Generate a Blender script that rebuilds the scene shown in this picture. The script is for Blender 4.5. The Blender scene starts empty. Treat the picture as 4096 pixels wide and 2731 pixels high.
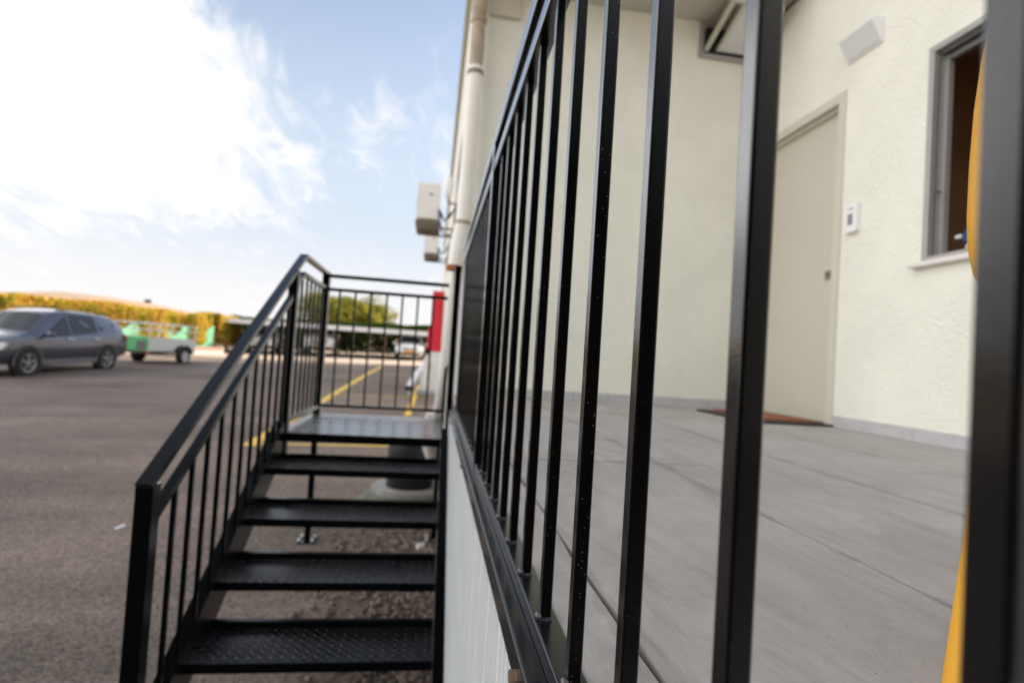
import bpy, bmesh, math, random
import numpy as np
from mathutils import Vector, Matrix

random.seed(7)
RNG = np.random.default_rng(11)
C = bpy.context.scene.collection
CZ = 1.52                      # eye height above the ground plane's origin

# ------------------------------------------------------------------ camera
cam_d = bpy.data.cameras.new('camera')
cam = bpy.data.objects.new('camera', cam_d)
C.objects.link(cam)
bpy.context.scene.camera = cam
YAW, PITCH, ROLL = 0.14044374, 0.03058446, 0.06381854
def cam_axes():
    cy, sy, cp, sp = math.cos(YAW), math.sin(YAW), math.cos(PITCH), math.sin(PITCH)
    fwd = Vector((sy*cp, cy*cp, sp)); right = Vector((cy, -sy, 0)); up = right.cross(fwd)
    c, s = math.cos(ROLL), math.sin(ROLL)
    return right*c + up*s, up*c - right*s, fwd
_r, _u, _f = cam_axes()
cam.matrix_world = Matrix(((_r.x, _u.x, -_f.x, 0), (_r.y, _u.y, -_f.y, 0), (_r.z, _u.z, -_f.z, CZ), (0, 0, 0, 1)))
cam_d.sensor_fit = 'HORIZONTAL'; cam_d.sensor_width = 36.0
cam_d.lens = 2187.05/4096*36.0
cam_d.clip_start = 0.02; cam_d.clip_end = 5000
cam_d.dof.use_dof = True
cam_d.dof.focus_distance = 0.47
cam_d.dof.aperture_fstop = 5.0

# ------------------------------------------------------------------ sun, sky, exposure
SUN_EL, SUN_AZ = math.radians(21), math.radians(18)     # azimuth measured from +X towards +Y
sd = Vector((math.cos(SUN_EL)*math.cos(SUN_AZ), math.cos(SUN_EL)*math.sin(SUN_AZ), math.sin(SUN_EL)))
sun_d = bpy.data.lights.new('sun', 'SUN'); sun = bpy.data.objects.new('sun', sun_d); C.objects.link(sun)
sun_d.energy = 4.5; sun_d.angle = math.radians(0.53); sun_d.color = (1.0, 0.86, 0.68)
sun.rotation_euler = sd.to_track_quat('Z', 'Y').to_euler()
sun.location = (20, 10, 30)

W = bpy.data.worlds.new('World'); bpy.context.scene.world = W; W.use_nodes = True
def build_world():
    nt = W.node_tree; N = nt.nodes; L = nt.links; N.clear()
    out = N.new('ShaderNodeOutputWorld'); bg = N.new('ShaderNodeBackground')
    bg.inputs['Strength'].default_value = 0.10
    L.new(bg.outputs[0], out.inputs[0])
    sky = N.new('ShaderNodeTexSky'); sky.sky_type = 'NISHITA'; sky.sun_disc = False
    sky.sun_elevation = SUN_EL; sky.sun_rotation = math.pi/2 - SUN_AZ
    sky.air_density = 1.0; sky.dust_density = 0.6; sky.ozone_density = 1.5
    tc = N.new('ShaderNodeTexCoord')
    sep = N.new('ShaderNodeSeparateXYZ'); L.new(tc.outputs['Generated'], sep.inputs[0])
    def math_(op, a, b=None, clamp=False):
        n = N.new('ShaderNodeMath'); n.operation = op; n.use_clamp = clamp
        for i, v in enumerate((a, b)):
            if v is None: continue
            if isinstance(v, (int, float)): n.inputs[i].default_value = v
            else: L.new(v, n.inputs[i])
        return n.outputs[0]
    def rng(v, a, b, c=0, d=1):
        n = N.new('ShaderNodeMapRange'); n.interpolation_type = 'SMOOTHSTEP'
        L.new(v, n.inputs[0])
        for i, x in enumerate((a, b, c, d)): n.inputs[i+1].default_value = x
        return n.outputs[0]
    def mix(f, a, b):
        n = N.new('ShaderNodeMix'); n.data_type = 'RGBA'
        L.new(f, n.inputs[0])
        for k, v in ((6, a), (7, b)):
            if isinstance(v, tuple): n.inputs[k].default_value = (*v, 1)
            else: L.new(v, n.inputs[k])
        return n.outputs[2]
    z = sep.outputs[2]
    zc = math_('MAXIMUM', z, 0.0)
    den = math_('ADD', zc, 0.22)
    px = math_('DIVIDE', sep.outputs[0], den); py = math_('DIVIDE', sep.outputs[1], den)
    cmb = N.new('ShaderNodeCombineXYZ'); L.new(px, cmb.inputs[0]); L.new(py, cmb.inputs[1])
    mp = N.new('ShaderNodeMapping'); mp.inputs['Rotation'].default_value = (0, 0, 0.62); mp.inputs['Scale'].default_value = (1.5, 0.62, 1)
    mp.inputs['Location'].default_value = (0.35, 0.2, 0)
    L.new(cmb.outputs[0], mp.inputs[0])
    n1 = N.new('ShaderNodeTexNoise'); n1.inputs['Scale'].default_value = 1.5; n1.inputs['Detail'].default_value = 9
    n1.inputs['Roughness'].default_value = 0.62; n1.inputs['Distortion'].default_value = 0.9
    L.new(mp.outputs[0], n1.inputs['Vector'])
    n2 = N.new('ShaderNodeTexNoise'); n2.inputs['Scale'].default_value = 5.0; n2.inputs['Detail'].default_value = 10
    n2.inputs['Roughness'].default_value = 0.66; n2.inputs['Distortion'].default_value = 1.6
    L.new(mp.outputs[0], n2.inputs['Vector'])
    nz = math_('ADD', math_('MULTIPLY', n1.outputs[0], 0.5), math_('MULTIPLY', n2.outputs[0], 0.5))
    # cloud banks, seen ones and added unseen light (direction, inner, outer angle, weight)
    banks = [((-0.642, 0.7, 0.313), 2, 26, 0.46), ((-0.533, 0.784, 0.318), 3, 17, 0.34), ((-0.387, 0.88, 0.275), 1, 12, 0.15), ((-0.217, 0.898, 0.382), 1, 10, 0.16), ((-0.072, 0.932, 0.356), 1, 8, 0.16), ((-0.524, 0.843, 0.125), 3, 12, -0.34), ((-0.124, 0.848, 0.515), 4, 16, -0.1),
             ((-0.97, -0.12, 0.34), 20, 62, 0.95), ((0.3, -0.9, 0.5), 12, 60, 0.30)]  # first bank here is out of view, added to brighten the walls
    cov = math_('ADD', math_('MULTIPLY', math_('SUBTRACT', nz, 0.5), 2.7), 0.42)
    nrm = N.new('ShaderNodeVectorMath'); nrm.operation = 'NORMALIZE'; L.new(tc.outputs['Generated'], nrm.inputs[0])
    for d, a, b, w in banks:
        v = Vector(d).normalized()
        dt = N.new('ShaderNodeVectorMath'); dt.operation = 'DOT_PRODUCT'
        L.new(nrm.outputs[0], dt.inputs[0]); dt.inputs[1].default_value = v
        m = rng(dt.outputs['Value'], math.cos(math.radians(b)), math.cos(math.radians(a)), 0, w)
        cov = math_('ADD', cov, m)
    cl = rng(cov, 0.44, 1.0)
    thick = rng(cov, 0.95, 1.45)  # overbright cloud, strongest in the added unseen bank
    # pale haze towards the horizon
    c = mix(math_('MULTIPLY', rng(z, 0.70, 0.12), 0.93), sky_gain(N, L, sky.outputs[0]), (2.95, 3.26, 3.75))
    c = mix(math_('MULTIPLY', rng(z, 0.24, 0.02), 0.95), c, (4.15, 4.05, 4.0))
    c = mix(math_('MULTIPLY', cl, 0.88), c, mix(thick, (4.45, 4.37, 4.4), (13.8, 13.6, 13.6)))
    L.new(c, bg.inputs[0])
def sky_gain(N, L, s):
    m = N.new('ShaderNodeMix'); m.data_type = 'RGBA'; m.blend_type = 'MULTIPLY'; m.inputs[0].default_value = 1
    L.new(s, m.inputs[6]); m.inputs[7].default_value = (1.56, 1.30, 1.13, 1)
    return m.outputs[2]
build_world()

S = bpy.context.scene
S.view_settings.view_transform = 'Standard'; S.view_settings.look = 'None'
S.view_settings.gamma = 1.0; S.view_settings.use_curve_mapping = False
S.view_settings.exposure = 1.3
S.cycles.max_bounces = 8
S.cycles.use_denoising = True

# ------------------------------------------------------------------ materials
def mat(name, col, rough=0.6, metal=0.0, var=0.0, scale=8.0, bump=0.0, bscale=60.0, stretch=(1, 1, 1), col2=None, spec=0.5,
        detail=6.0, coat=0.0, bdist=0.01, alpha=1.0, trans=0.0):
    m = bpy.data.materials.new(name); m.use_nodes = True
    nt = m.node_tree; b = nt.nodes['Principled BSDF']; L = nt.links
    b.inputs['Base Color'].default_value = (*col, 1); b.inputs['Roughness'].default_value = rough
    b.inputs['Metallic'].default_value = metal; b.inputs['Specular IOR Level'].default_value = spec
    b.inputs['Coat Weight'].default_value = coat; b.inputs['Coat Roughness'].default_value = 0.06
    b.inputs['Transmission Weight'].default_value = trans
    tc = nt.nodes.new('ShaderNodeTexCoord'); mp = nt.nodes.new('ShaderNodeMapping')
    L.new(tc.outputs['Object'], mp.inputs[0]); mp.inputs['Scale'].default_value = stretch
    if var > 0 or col2:
        n = nt.nodes.new('ShaderNodeTexNoise'); n.inputs['Scale'].default_value = scale; n.inputs['Detail'].default_value = detail
        n.inputs['Roughness'].default_value = 0.6
        L.new(mp.outputs[0], n.inputs['Vector'])
        r = nt.nodes.new('ShaderNodeValToRGB'); L.new(n.outputs[0], r.inputs[0])
        c2 = col2 if col2 else tuple(min(1, x*(1+var)) for x in col)
        c1 = col if col2 else tuple(x*(1-var) for x in col)
        r.color_ramp.elements[0].position = 0.33; r.color_ramp.elements[1].position = 0.68
        r.color_ramp.elements[0].color = (*c1, 1); r.color_ramp.elements[1].color = (*c2, 1)
        L.new(r.outputs[0], b.inputs['Base Color'])
    if bump > 0:
        n = nt.nodes.new('ShaderNodeTexNoise'); n.inputs['Scale'].default_value = bscale; n.inputs['Detail'].default_value = 5
        L.new(mp.outputs[0], n.inputs['Vector'])
        bp = nt.nodes.new('ShaderNodeBump'); bp.inputs['Strength'].default_value = bump; bp.inputs['Distance'].default_value = bdist
        L.new(n.outputs[0], bp.inputs['Height']); L.new(bp.outputs[0], b.inputs['Normal'])
    return m

def black_paint(name, specks=True, diamond=False, rough=0.16, rise=2.15):
    """glossy black enamel: dark body, mirror-like film whose reflectance climbs towards grazing angles"""
    m = bpy.data.materials.new(name); m.use_nodes = True
    nt = m.node_tree; N = nt.nodes; L = nt.links; N.clear()
    out = N.new('ShaderNodeOutputMaterial'); mx = N.new('ShaderNodeMixShader'); L.new(mx.outputs[0], out.inputs[0])
    df = N.new('ShaderNodeBsdfDiffuse'); df.inputs[0].default_value = (0.0032, 0.0032, 0.0034, 1)
    gl = N.new('ShaderNodeBsdfGlossy'); gl.inputs['Roughness'].default_value = rough; gl.inputs[0].default_value = (0.95, 0.95, 0.95, 1)
    lw = N.new('ShaderNodeLayerWeight'); lw.inputs['Blend'].default_value = 0.5
    pw = N.new('ShaderNodeMath'); pw.operation = 'POWER'; pw.inputs[1].default_value = rise; L.new(lw.outputs['Facing'], pw.inputs[0])
    ma = N.new('ShaderNodeMath'); ma.operation = 'MULTIPLY_ADD'; ma.inputs[1].default_value = 0.80; ma.inputs[2].default_value = -0.003; ma.use_clamp = True; L.new(pw.outputs[0], ma.inputs[0])
    L.new(ma.outputs[0], mx.inputs[0]); L.new(df.outputs[0], mx.inputs[1]); L.new(gl.outputs[0], mx.inputs[2])
    tc = N.new('ShaderNodeTexCoord')
    if specks:
        oi = N.new('ShaderNodeObjectInfo'); of = N.new('ShaderNodeMath'); of.operation = 'MULTIPLY'; of.inputs[1].default_value = 37.0; L.new(oi.outputs['Random'], of.inputs[0])
        va = N.new('ShaderNodeVectorMath'); va.operation = 'ADD'; L.new(tc.outputs['Object'], va.inputs[0]); L.new(of.outputs[0], va.inputs[1])
        v = N.new('ShaderNodeTexVoronoi'); v.inputs['Scale'].default_value = 300; L.new(va.outputs[0], v.inputs['Vector'])
        wn = N.new('ShaderNodeMath'); wn.operation = 'LESS_THAN'; L.new(v.outputs['Distance'], wn.inputs[0])
        sp = N.new('ShaderNodeSeparateColor'); L.new(v.outputs['Color'], sp.inputs[0])
        sz = N.new('ShaderNodeMapRange'); L.new(sp.outputs[1], sz.inputs[0]); sz.inputs[3].default_value = 0.02; sz.inputs[4].default_value = 0.17; L.new(sz.outputs[0], wn.inputs[1])
        g = N.new('ShaderNodeMath'); g.operation = 'GREATER_THAN'; g.inputs[1].default_value = 0.75; L.new(sp.outputs[0], g.inputs[0])
        mu = N.new('ShaderNodeMath'); mu.operation = 'MULTIPLY'; L.new(wn.outputs[0], mu.inputs[0]); L.new(g.outputs[0], mu.inputs[1])
        mc = N.new('ShaderNodeMix'); mc.data_type = 'RGBA'; L.new(mu.outputs[0], mc.inputs[0])
        mc.inputs[6].default_value = (0.0032, 0.0032, 0.0034, 1); mc.inputs[7].default_value = (0.15, 0.14, 0.125, 1)
        L.new(mc.outputs[2], df.inputs[0])
        n = N.new('ShaderNodeTexNoise'); n.inputs['Scale'].default_value = 420; n.inputs['Detail'].default_value = 3
        L.new(tc.outputs['Object'], n.inputs['Vector'])
        bp = N.new('ShaderNodeBump'); bp.inputs['Strength'].default_value = 0.08; bp.inputs['Distance'].default_value = 0.001
        L.new(n.outputs[0], bp.inputs['Height']); L.new(bp.outputs[0], gl.inputs['Normal'])
    if diamond:
        # raised lozenge tread pattern: two crossed sets of short bars
        hs = []
        for ang, off in ((math.radians(32), 0.0), (math.radians(-32), 0.5)):
            m1 = N.new('ShaderNodeMapping'); m1.inputs['Scale'].default_value = (26, 26, 26); m1.inputs['Location'].default_value = (off, off, 0)
            L.new(tc.outputs['Object'], m1.inputs[0])
            fr = N.new('ShaderNodeVectorMath'); fr.operation = 'FRACTION'; L.new(m1.outputs[0], fr.inputs[0])
            su = N.new('ShaderNodeVectorMath'); su.operation = 'SUBTRACT'; su.inputs[1].default_value = (0.5, 0.5, 0.5); L.new(fr.outputs[0], su.inputs[0])
            ro = N.new('ShaderNodeVectorRotate'); ro.rotation_type = 'Z_AXIS'; ro.inputs['Angle'].default_value = ang; L.new(su.outputs[0], ro.inputs['Vector'])
            ml = N.new('ShaderNodeVectorMath'); ml.operation = 'MULTIPLY'; ml.inputs[1].default_value = (3.0, 8.5, 0); L.new(ro.outputs[0], ml.inputs[0])
            ln = N.new('ShaderNodeVectorMath'); ln.operation = 'LENGTH'; L.new(ml.outputs[0], ln.inputs[0])
            mr = N.new('ShaderNodeMapRange'); mr.interpolation_type = 'SMOOTHSTEP'; L.new(ln.outputs['Value'], mr.inputs[0])
            mr.inputs[1].default_value = 1.0; mr.inputs[2].default_value = 0.3; mr.inputs[3].default_value = 0; mr.inputs[4].default_value = 1
            hs.append(mr.outputs[0])
        ad = N.new('ShaderNodeMath'); ad.operation = 'MAXIMUM'; L.new(hs[0], ad.inputs[0]); L.new(hs[1], ad.inputs[1])
        bp = N.new('ShaderNodeBump'); bp.inputs['Strength'].default_value = 1.0; bp.inputs['Distance'].default_value = 0.0018
        L.new(ad.outputs[0], bp.inputs['Height']); L.new(bp.outputs[0], gl.inputs['Normal'])
        n = N.new('ShaderNodeTexNoise'); n.inputs['Scale'].default_value = 9; n.inputs['Detail'].default_value = 6
        L.new(tc.outputs['Object'], n.inputs['Vector'])
        mr = N.new('ShaderNodeMapRange'); L.new(n.outputs[0], mr.inputs[0]); mr.inputs[3].default_value = 0.22; mr.inputs[4].default_value = 0.34
        L.new(mr.outputs[0], gl.inputs['Roughness'])
    return m

M = {}
M['black'] = black_paint('black_gloss_paint')
M['satin'] = black_paint('black_satin_paint', specks=False, rough=0.24, rise=3.4)
M['tread'] = black_paint('black_chequer_plate', specks=False, diamond=True, rise=2.6)
M['weld'] = mat('painted_weld', (0.10, 0.09, 0.10), 0.3, 0.6, var=0.5, scale=200)
M['zinc'] = mat('zinc_plate', (0.55, 0.55, 0.56), 0.4, 0.8, var=0.3, scale=60)
M['bolt'] = mat('bolt_brass', (0.22, 0.15, 0.09), 0.5, 0.5)

def stucco(name, col):
    m = mat(name, col, 0.9, var=0.05, scale=2.2, spec=0.2)
    nt = m.node_tree; N = nt.nodes; L = nt.links; b = N['Principled BSDF']
    tc = N.new('ShaderNodeTexCoord')
    n = N.new('ShaderNodeTexNoise'); n.inputs['Scale'].default_value = 66; n.inputs['Detail'].default_value = 5; n.inputs['Roughness'].default_value = 0.55
    L.new(tc.outputs['Object'], n.inputs['Vector'])
    v = N.new('ShaderNodeTexVoronoi'); v.inputs['Scale'].default_value = 60; L.new(tc.outputs['Object'], v.inputs['Vector'])
    ad = N.new('ShaderNodeMath'); ad.operation = 'ADD'; L.new(n.outputs[0], ad.inputs[0]); L.new(v.outputs['Distance'], ad.inputs[1])
    bp = N.new('ShaderNodeBump'); bp.inputs['Strength'].default_value = 0.6; bp.inputs['Distance'].default_value = 0.008
    L.new(ad.outputs[0], bp.inputs['Height']); L.new(bp.outputs[0], b.inputs['Normal'])
    return m
M['wall'] = stucco('cream_stucco', (0.80, 0.795, 0.70))
M['facade'] = stucco('pale_facade_stucco', (0.74, 0.73, 0.66))
M['fascia'] = mat('beige_fascia', (0.55, 0.52, 0.43), 0.8, var=0.05, scale=3)
M['soffit'] = mat('soffit_board', (0.55, 0.53, 0.47), 0.85, var=0.06, scale=2)
M['white_trim'] = mat('white_trim', (0.80, 0.80, 0.78), 0.5, var=0.03, scale=4)

def concrete():
    m = mat('trowelled_concrete', (0.40, 0.39, 0.385), 0.62, spec=0.35)
    nt = m.node_tree; N = nt.nodes; L = nt.links; b = N['Principled BSDF']
    tc = N.new('ShaderNodeTexCoord')
    mp = N.new('ShaderNodeMapping'); mp.inputs['Rotation'].default_value = (0, 0, 0.30); mp.inputs['Scale'].default_value = (4.2, 1.3, 1); L.new(tc.outputs['Object'], mp.inputs[0])
    n1 = N.new('ShaderNodeTexNoise'); n1.inputs['Scale'].default_value = 2.2; n1.inputs['Detail'].default_value = 9; n1.inputs['Roughness'].default_value = 0.72; n1.inputs['Distortion'].default_value = 1.5
    L.new(mp.outputs[0], n1.inputs['Vector'])
    n2 = N.new('ShaderNodeTexNoise'); n2.inputs['Scale'].default_value = 2.4; n2.inputs['Detail'].default_value = 6; L.new(tc.outputs['Object'], n2.inputs['Vector'])
    n3 = N.new('ShaderNodeTexNoise'); n3.inputs['Scale'].default_value = 70; n3.inputs['Detail'].default_value = 4; L.new(tc.outputs['Object'], n3.inputs['Vector'])
    a = N.new('ShaderNodeMath'); a.operation = 'MULTIPLY_ADD'; L.new(n1.outputs[0], a.inputs[0]); a.inputs[1].default_value = 0.6
    c = N.new('ShaderNodeMath'); c.operation = 'MULTIPLY_ADD'; L.new(n2.outputs[0], c.inputs[0]); c.inputs[1].default_value = 0.3; 
    d = N.new('ShaderNodeMath'); d.operation = 'MULTIPLY'; L.new(n3.outputs[0], d.inputs[0]); d.inputs[1].default_value = 0.1
    L.new(d.outputs[0], c.inputs[2]); L.new(c.outputs[0], a.inputs[2])
    r = N.new('ShaderNodeValToRGB'); L.new(a.outputs[0], r.inputs[0])
    r.color_ramp.elements[0].position = 0.36; r.color_ramp.elements[0].color = (0.305, 0.280, 0.262, 1)
    r.color_ramp.elements[1].position = 0.62; r.color_ramp.elements[1].color = (0.455, 0.430, 0.412, 1)
    # darker mortar smears along the joints
    se = N.new('ShaderNodeSeparateXYZ'); wob = N.new('ShaderNodeTexNoise'); wob.inputs['Scale'].default_value = 5; wob.inputs['Detail'].default_value = 6; L.new(tc.outputs['Object'], wob.inputs['Vector'])
    L.new(tc.outputs['Object'], se.inputs[0]); mn = None
    for jx in (0.232, 0.704, 1.22, 1.735):
        su = N.new('ShaderNodeMath'); su.operation = 'SUBTRACT'; L.new(se.outputs[0], su.inputs[0]); su.inputs[1].default_value = jx
        ab = N.new('ShaderNodeMath'); ab.operation = 'ABSOLUTE'; L.new(su.outputs[0], ab.inputs[0])
        if mn is None: mn = ab
        else:
            m2 = N.new('ShaderNodeMath'); m2.operation = 'MINIMUM'; L.new(mn.outputs[0], m2.inputs[0]); L.new(ab.outputs[0], m2.inputs[1]); mn = m2
    wd = N.new('ShaderNodeMapRange'); L.new(wob.outputs[0], wd.inputs[0]); wd.inputs[1].default_value = 0.42; wd.inputs[2].default_value = 0.68; wd.inputs[3].default_value = 0.004; wd.inputs[4].default_value = 0.040
    dv = N.new('ShaderNodeMath'); dv.operation = 'DIVIDE'; L.new(mn.outputs[0], dv.inputs[0]); L.new(wd.outputs[0], dv.inputs[1])
    sm = N.new('ShaderNodeMapRange'); sm.interpolation_type = 'SMOOTHSTEP'; L.new(dv.outputs[0], sm.inputs[0]); sm.inputs[1].default_value = 0.7; sm.inputs[2].default_value = 1.1; sm.inputs[3].default_value = 0.82; sm.inputs[4].default_value = 1.0
    mj = N.new('ShaderNodeMix'); mj.data_type = 'RGBA'; mj.blend_type = 'MULTIPLY'; mj.inputs[0].default_value = 1
    L.new(r.outputs[0], mj.inputs[6]); L.new(sm.outputs[0], mj.inputs[7]); L.new(mj.outputs[2], b.inputs['Base Color'])
    # pits
    v = N.new('ShaderNodeTexVoronoi'); v.inputs['Scale'].default_value = 45; L.new(tc.outputs['Object'], v.inputs['Vector'])
    pt = N.new('ShaderNodeMapRange'); L.new(v.outputs['Distance'], pt.inputs[0]); pt.inputs[1].default_value = 0.04; pt.inputs[2].default_value = 0.12
    s = N.new('ShaderNodeMath'); s.operation = 'MULTIPLY_ADD'; L.new(pt.outputs[0], s.inputs[0]); s.inputs[1].default_value = 0.2; L.new(a.outputs[0], s.inputs[2])
    bp = N.new('ShaderNodeBump'); bp.inputs['Strength'].default_value = 0.8; bp.inputs['Distance'].default_value = 0.008
    L.new(s.outputs[0], bp.inputs['Height']); L.new(bp.outputs[0], b.inputs['Normal'])
    return m
M['concrete'] = concrete()
M['joint'] = mat('joint_mortar', (0.22, 0.205, 0.195), 0.9, var=0.25, scale=30, bump=0.5, bscale=90)
M['skirting'] = mat('grey_skirting_tile', (0.47, 0.46, 0.46), 0.45, var=0.10, scale=9, stretch=(1, 1, 4))

def asphalt():
    m = mat('worn_asphalt', (0.15, 0.135, 0.125), 0.86, spec=0.25)
    nt = m.node_tree; N = nt.nodes; L = nt.links; b = N['Principled BSDF']
    tc = N.new('ShaderNodeTexCoord')
    mp = N.new('ShaderNodeMapping'); mp.inputs['Rotation'].default_value = (0, 0, -0.30); mp.inputs['Scale'].default_value = (0.16, 1.1, 1); L.new(tc.outputs['Object'], mp.inputs[0])
    n1 = N.new('ShaderNodeTexNoise'); n1.inputs['Scale'].default_value = 1.3; n1.inputs['Detail'].default_value = 8; n1.inputs['Roughness'].default_value = 0.6; L.new(mp.outputs[0], n1.inputs['Vector'])
    n2 = N.new('ShaderNodeTexNoise'); n2.inputs['Scale'].default_value = 0.55; n2.inputs['Detail'].default_value = 7; L.new(tc.outputs['Object'], n2.inputs['Vector'])
    n3 = N.new('ShaderNodeTexNoise'); n3.inputs['Scale'].default_value = 26; n3.inputs['Detail'].default_value = 5; n3.inputs['Roughness'].default_value = 0.7; L.new(tc.outputs['Object'], n3.inputs['Vector'])
    v = N.new('ShaderNodeTexVoronoi'); v.inputs['Scale'].default_value = 95; L.new(tc.outputs['Object'], v.inputs['Vector'])
    a = N.new('ShaderNodeMath'); a.operation = 'MULTIPLY_ADD'; L.new(n1.outputs[0], a.inputs[0]); a.inputs[1].default_value = 0.45
    c = N.new('ShaderNodeMath'); c.operation = 'MULTIPLY_ADD'; L.new(n2.outputs[0], c.inputs[0]); c.inputs[1].default_value = 0.42
    d = N.new('ShaderNodeMath'); d.operation = 'MULTIPLY'; L.new(n3.outputs[0], d.inputs[0]); d.inputs[1].default_value = 0.22
    L.new(d.outputs[0], c.inputs[2]); L.new(c.outputs[0], a.inputs[2])
    r = N.new('ShaderNodeValToRGB'); L.new(a.outputs[0], r.inputs[0])
    r.color_ramp.elements[0].position = 0.42; r.color_ramp.elements[0].color = (0.108, 0.088, 0.070, 1)
    r.color_ramp.elements[1].position = 0.64; r.color_ramp.elements[1].color = (0.25, 0.192, 0.156, 1)
    sp = N.new('ShaderNodeSeparateColor'); L.new(v.outputs['Color'], sp.inputs[0])
    g = N.new('ShaderNodeMapRange'); L.new(sp.outputs[0], g.inputs[0]); g.inputs[1].default_value = 0.0; g.inputs[2].default_value = 1.0; g.inputs[3].default_value = 0.45; g.inputs[4].default_value = 1.6
    mx = N.new('ShaderNodeMix'); mx.data_type = 'RGBA'; mx.blend_type = 'MULTIPLY'; mx.inputs[0].default_value = 1
    L.new(r.outputs[0], mx.inputs[6]); L.new(g.outputs[0], mx.inputs[7])
    L.new(mx.outputs[2], b.inputs['Base Color'])
    bp = N.new('ShaderNodeBump'); bp.inputs['Strength'].default_value = 0.7; bp.inputs['Distance'].default_value = 0.006
    L.new(v.outputs['Distance'], bp.inputs['Height']); L.new(bp.outputs[0], b.inputs['Normal'])
    return m
M['asphalt'] = asphalt()
M['dirt'] = mat('dry_earth', (0.50, 0.40, 0.31), 0.95, var=0.18, scale=0.35, bump=0.4, bscale=14, bdist=0.03)
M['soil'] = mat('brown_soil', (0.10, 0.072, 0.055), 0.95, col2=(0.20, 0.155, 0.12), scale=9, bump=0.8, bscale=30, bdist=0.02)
M['yellow_line'] = mat('yellow_road_paint', (0.80, 0.53, 0.08), 0.7, var=0.14, scale=14)
M['stone'] = mat('gravel_stone', (0.10, 0.072, 0.056), 0.9, col2=(0.32, 0.25, 0.20), scale=14)
M['hill'] = mat('dry_grass_hill', (0.40, 0.28, 0.19), 0.95, var=0.15, scale=0.02)
M['panel'] = mat('white_cladding', (0.60, 0.625, 0.625), 0.42, var=0.05, scale=2, stretch=(1, 1, 3))
M['door'] = mat('beige_door', (0.56, 0.53, 0.44), 0.5, var=0.02, scale=2)
M['door_frame'] = mat('beige_door_frame', (0.58, 0.56, 0.47), 0.5)
M['alu'] = mat('grey_aluminium', (0.38, 0.375, 0.36), 0.45, 0.3, var=0.04, scale=3)
M['alu_dark'] = mat('dark_aluminium', (0.20, 0.195, 0.18), 0.45, 0.3)
M['steel'] = mat('brushed_steel', (0.42, 0.38, 0.33), 0.35, 0.8)
M['sill'] = mat('pale_stone_sill', (0.74, 0.70, 0.66), 0.5, var=0.05, scale=6)
M['room'] = mat('brown_room_panel', (0.34, 0.20, 0.11), 0.7, var=0.2, scale=2)
M['glass'] = mat('window_glass', (0.75, 0.80, 0.80), 0.03, trans=0.9)
M['white_plastic'] = mat('white_plastic', (0.82, 0.81, 0.80), 0.4)
M['lamp_glass'] = mat('frosted_lamp_glass', (0.70, 0.72, 0.70), 0.35)
M['key'] = mat('grey_key', (0.20, 0.20, 0.23), 0.5)
M['blue_plastic'] = mat('blue_plastic', (0.03, 0.09, 0.22), 0.35)
M['yellow_plastic'] = mat('yellow_plastic', (0.72, 0.36, 0.025), 0.5, var=0.04, scale=4)
M['rubber'] = mat('black_rubber', (0.02, 0.02, 0.02), 0.8)
M['coir'] = mat('orange_coir', (0.30, 0.11, 0.045), 0.95, var=0.3, scale=60, bump=0.6, bscale=200)
def pipe_mat():
    m = mat('cream_pvc_pipe', (0.78, 0.76, 0.69), 0.5, var=0.04, scale=3)
    return m
M['pvc'] = pipe_mat()
M['pvc_stain'] = mat('rust_stained_pipe', (0.27, 0.21, 0.13), 0.7, col2=(0.54, 0.48, 0.38), scale=9, stretch=(1, 1, 0.5))
M['rust'] = mat('rust', (0.35, 0.12, 0.04), 0.9, var=0.3, scale=20)
M['ac'] = mat('ac_cream', (0.80, 0.78, 0.73), 0.5, var=0.04, scale=4)
M['ac_tray'] = mat('ac_underside', (0.24, 0.21, 0.17), 0.7, var=0.2, scale=12)
M['cable'] = mat('dark_cable', (0.05, 0.06, 0.08), 0.6)
M['red'] = mat('red_enamel', (0.62, 0.012, 0.03), 0.42, var=0.06, scale=3)
M['white_enamel'] = mat('white_enamel', (0.74, 0.74, 0.72), 0.45, var=0.06, scale=4)
M['grey_slab'] = mat('grey_base', (0.42, 0.45, 0.46), 0.7, var=0.1, scale=4)
M['sticker'] = mat('yellow_sticker', (0.75, 0.55, 0.02), 0.5)
M['manhole'] = mat('mossy_concrete', (0.12, 0.125, 0.10), 0.9, var=0.25, scale=6, bump=0.4, bscale=40)
M['ring'] = mat('pale_concrete', (0.25, 0.24, 0.22), 0.9, var=0.25, scale=9, bump=0.4, bscale=60)
M['drum'] = mat('black_pipe', (0.022, 0.026, 0.024), 0.4, var=0.3, scale=5)
M['yellow_daub'] = mat('ochre_paint', (0.38, 0.22, 0.05), 0.8, var=0.2, scale=20)
M['car_grey'] = mat('grey_car_paint', (0.105, 0.106, 0.130), 0.28, 0.5, coat=0.8)
M['car_white'] = mat('white_car_paint', (0.78, 0.77, 0.75), 0.35, coat=1.0)
M['car_cream'] = mat('pearl_car_paint', (0.70, 0.69, 0.68), 0.35, coat=1.0)
M['car_glass'] = mat('tinted_car_glass', (0.018, 0.026, 0.034), 0.06, spec=0.30)
M['car_trim'] = mat('dark_car_trim', (0.03, 0.03, 0.032), 0.6)
M['clad'] = mat('grey_sill_cladding', (0.16, 0.15, 0.15), 0.6)
M['chrome'] = mat('chrome', (0.75, 0.75, 0.75), 0.15, 1.0)
M['head'] = mat('headlight_glass', (0.9, 0.9, 0.9), 0.15, 0.2)
M['tail'] = mat('red_tail_light', (0.65, 0.02, 0.03), 0.2)
M['plate'] = mat('orange_yellow_plate', (0.85, 0.42, 0.03), 0.5)
M['rim'] = mat('alloy_rim', (0.42, 0.42, 0.44), 0.3, 0.8)
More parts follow.
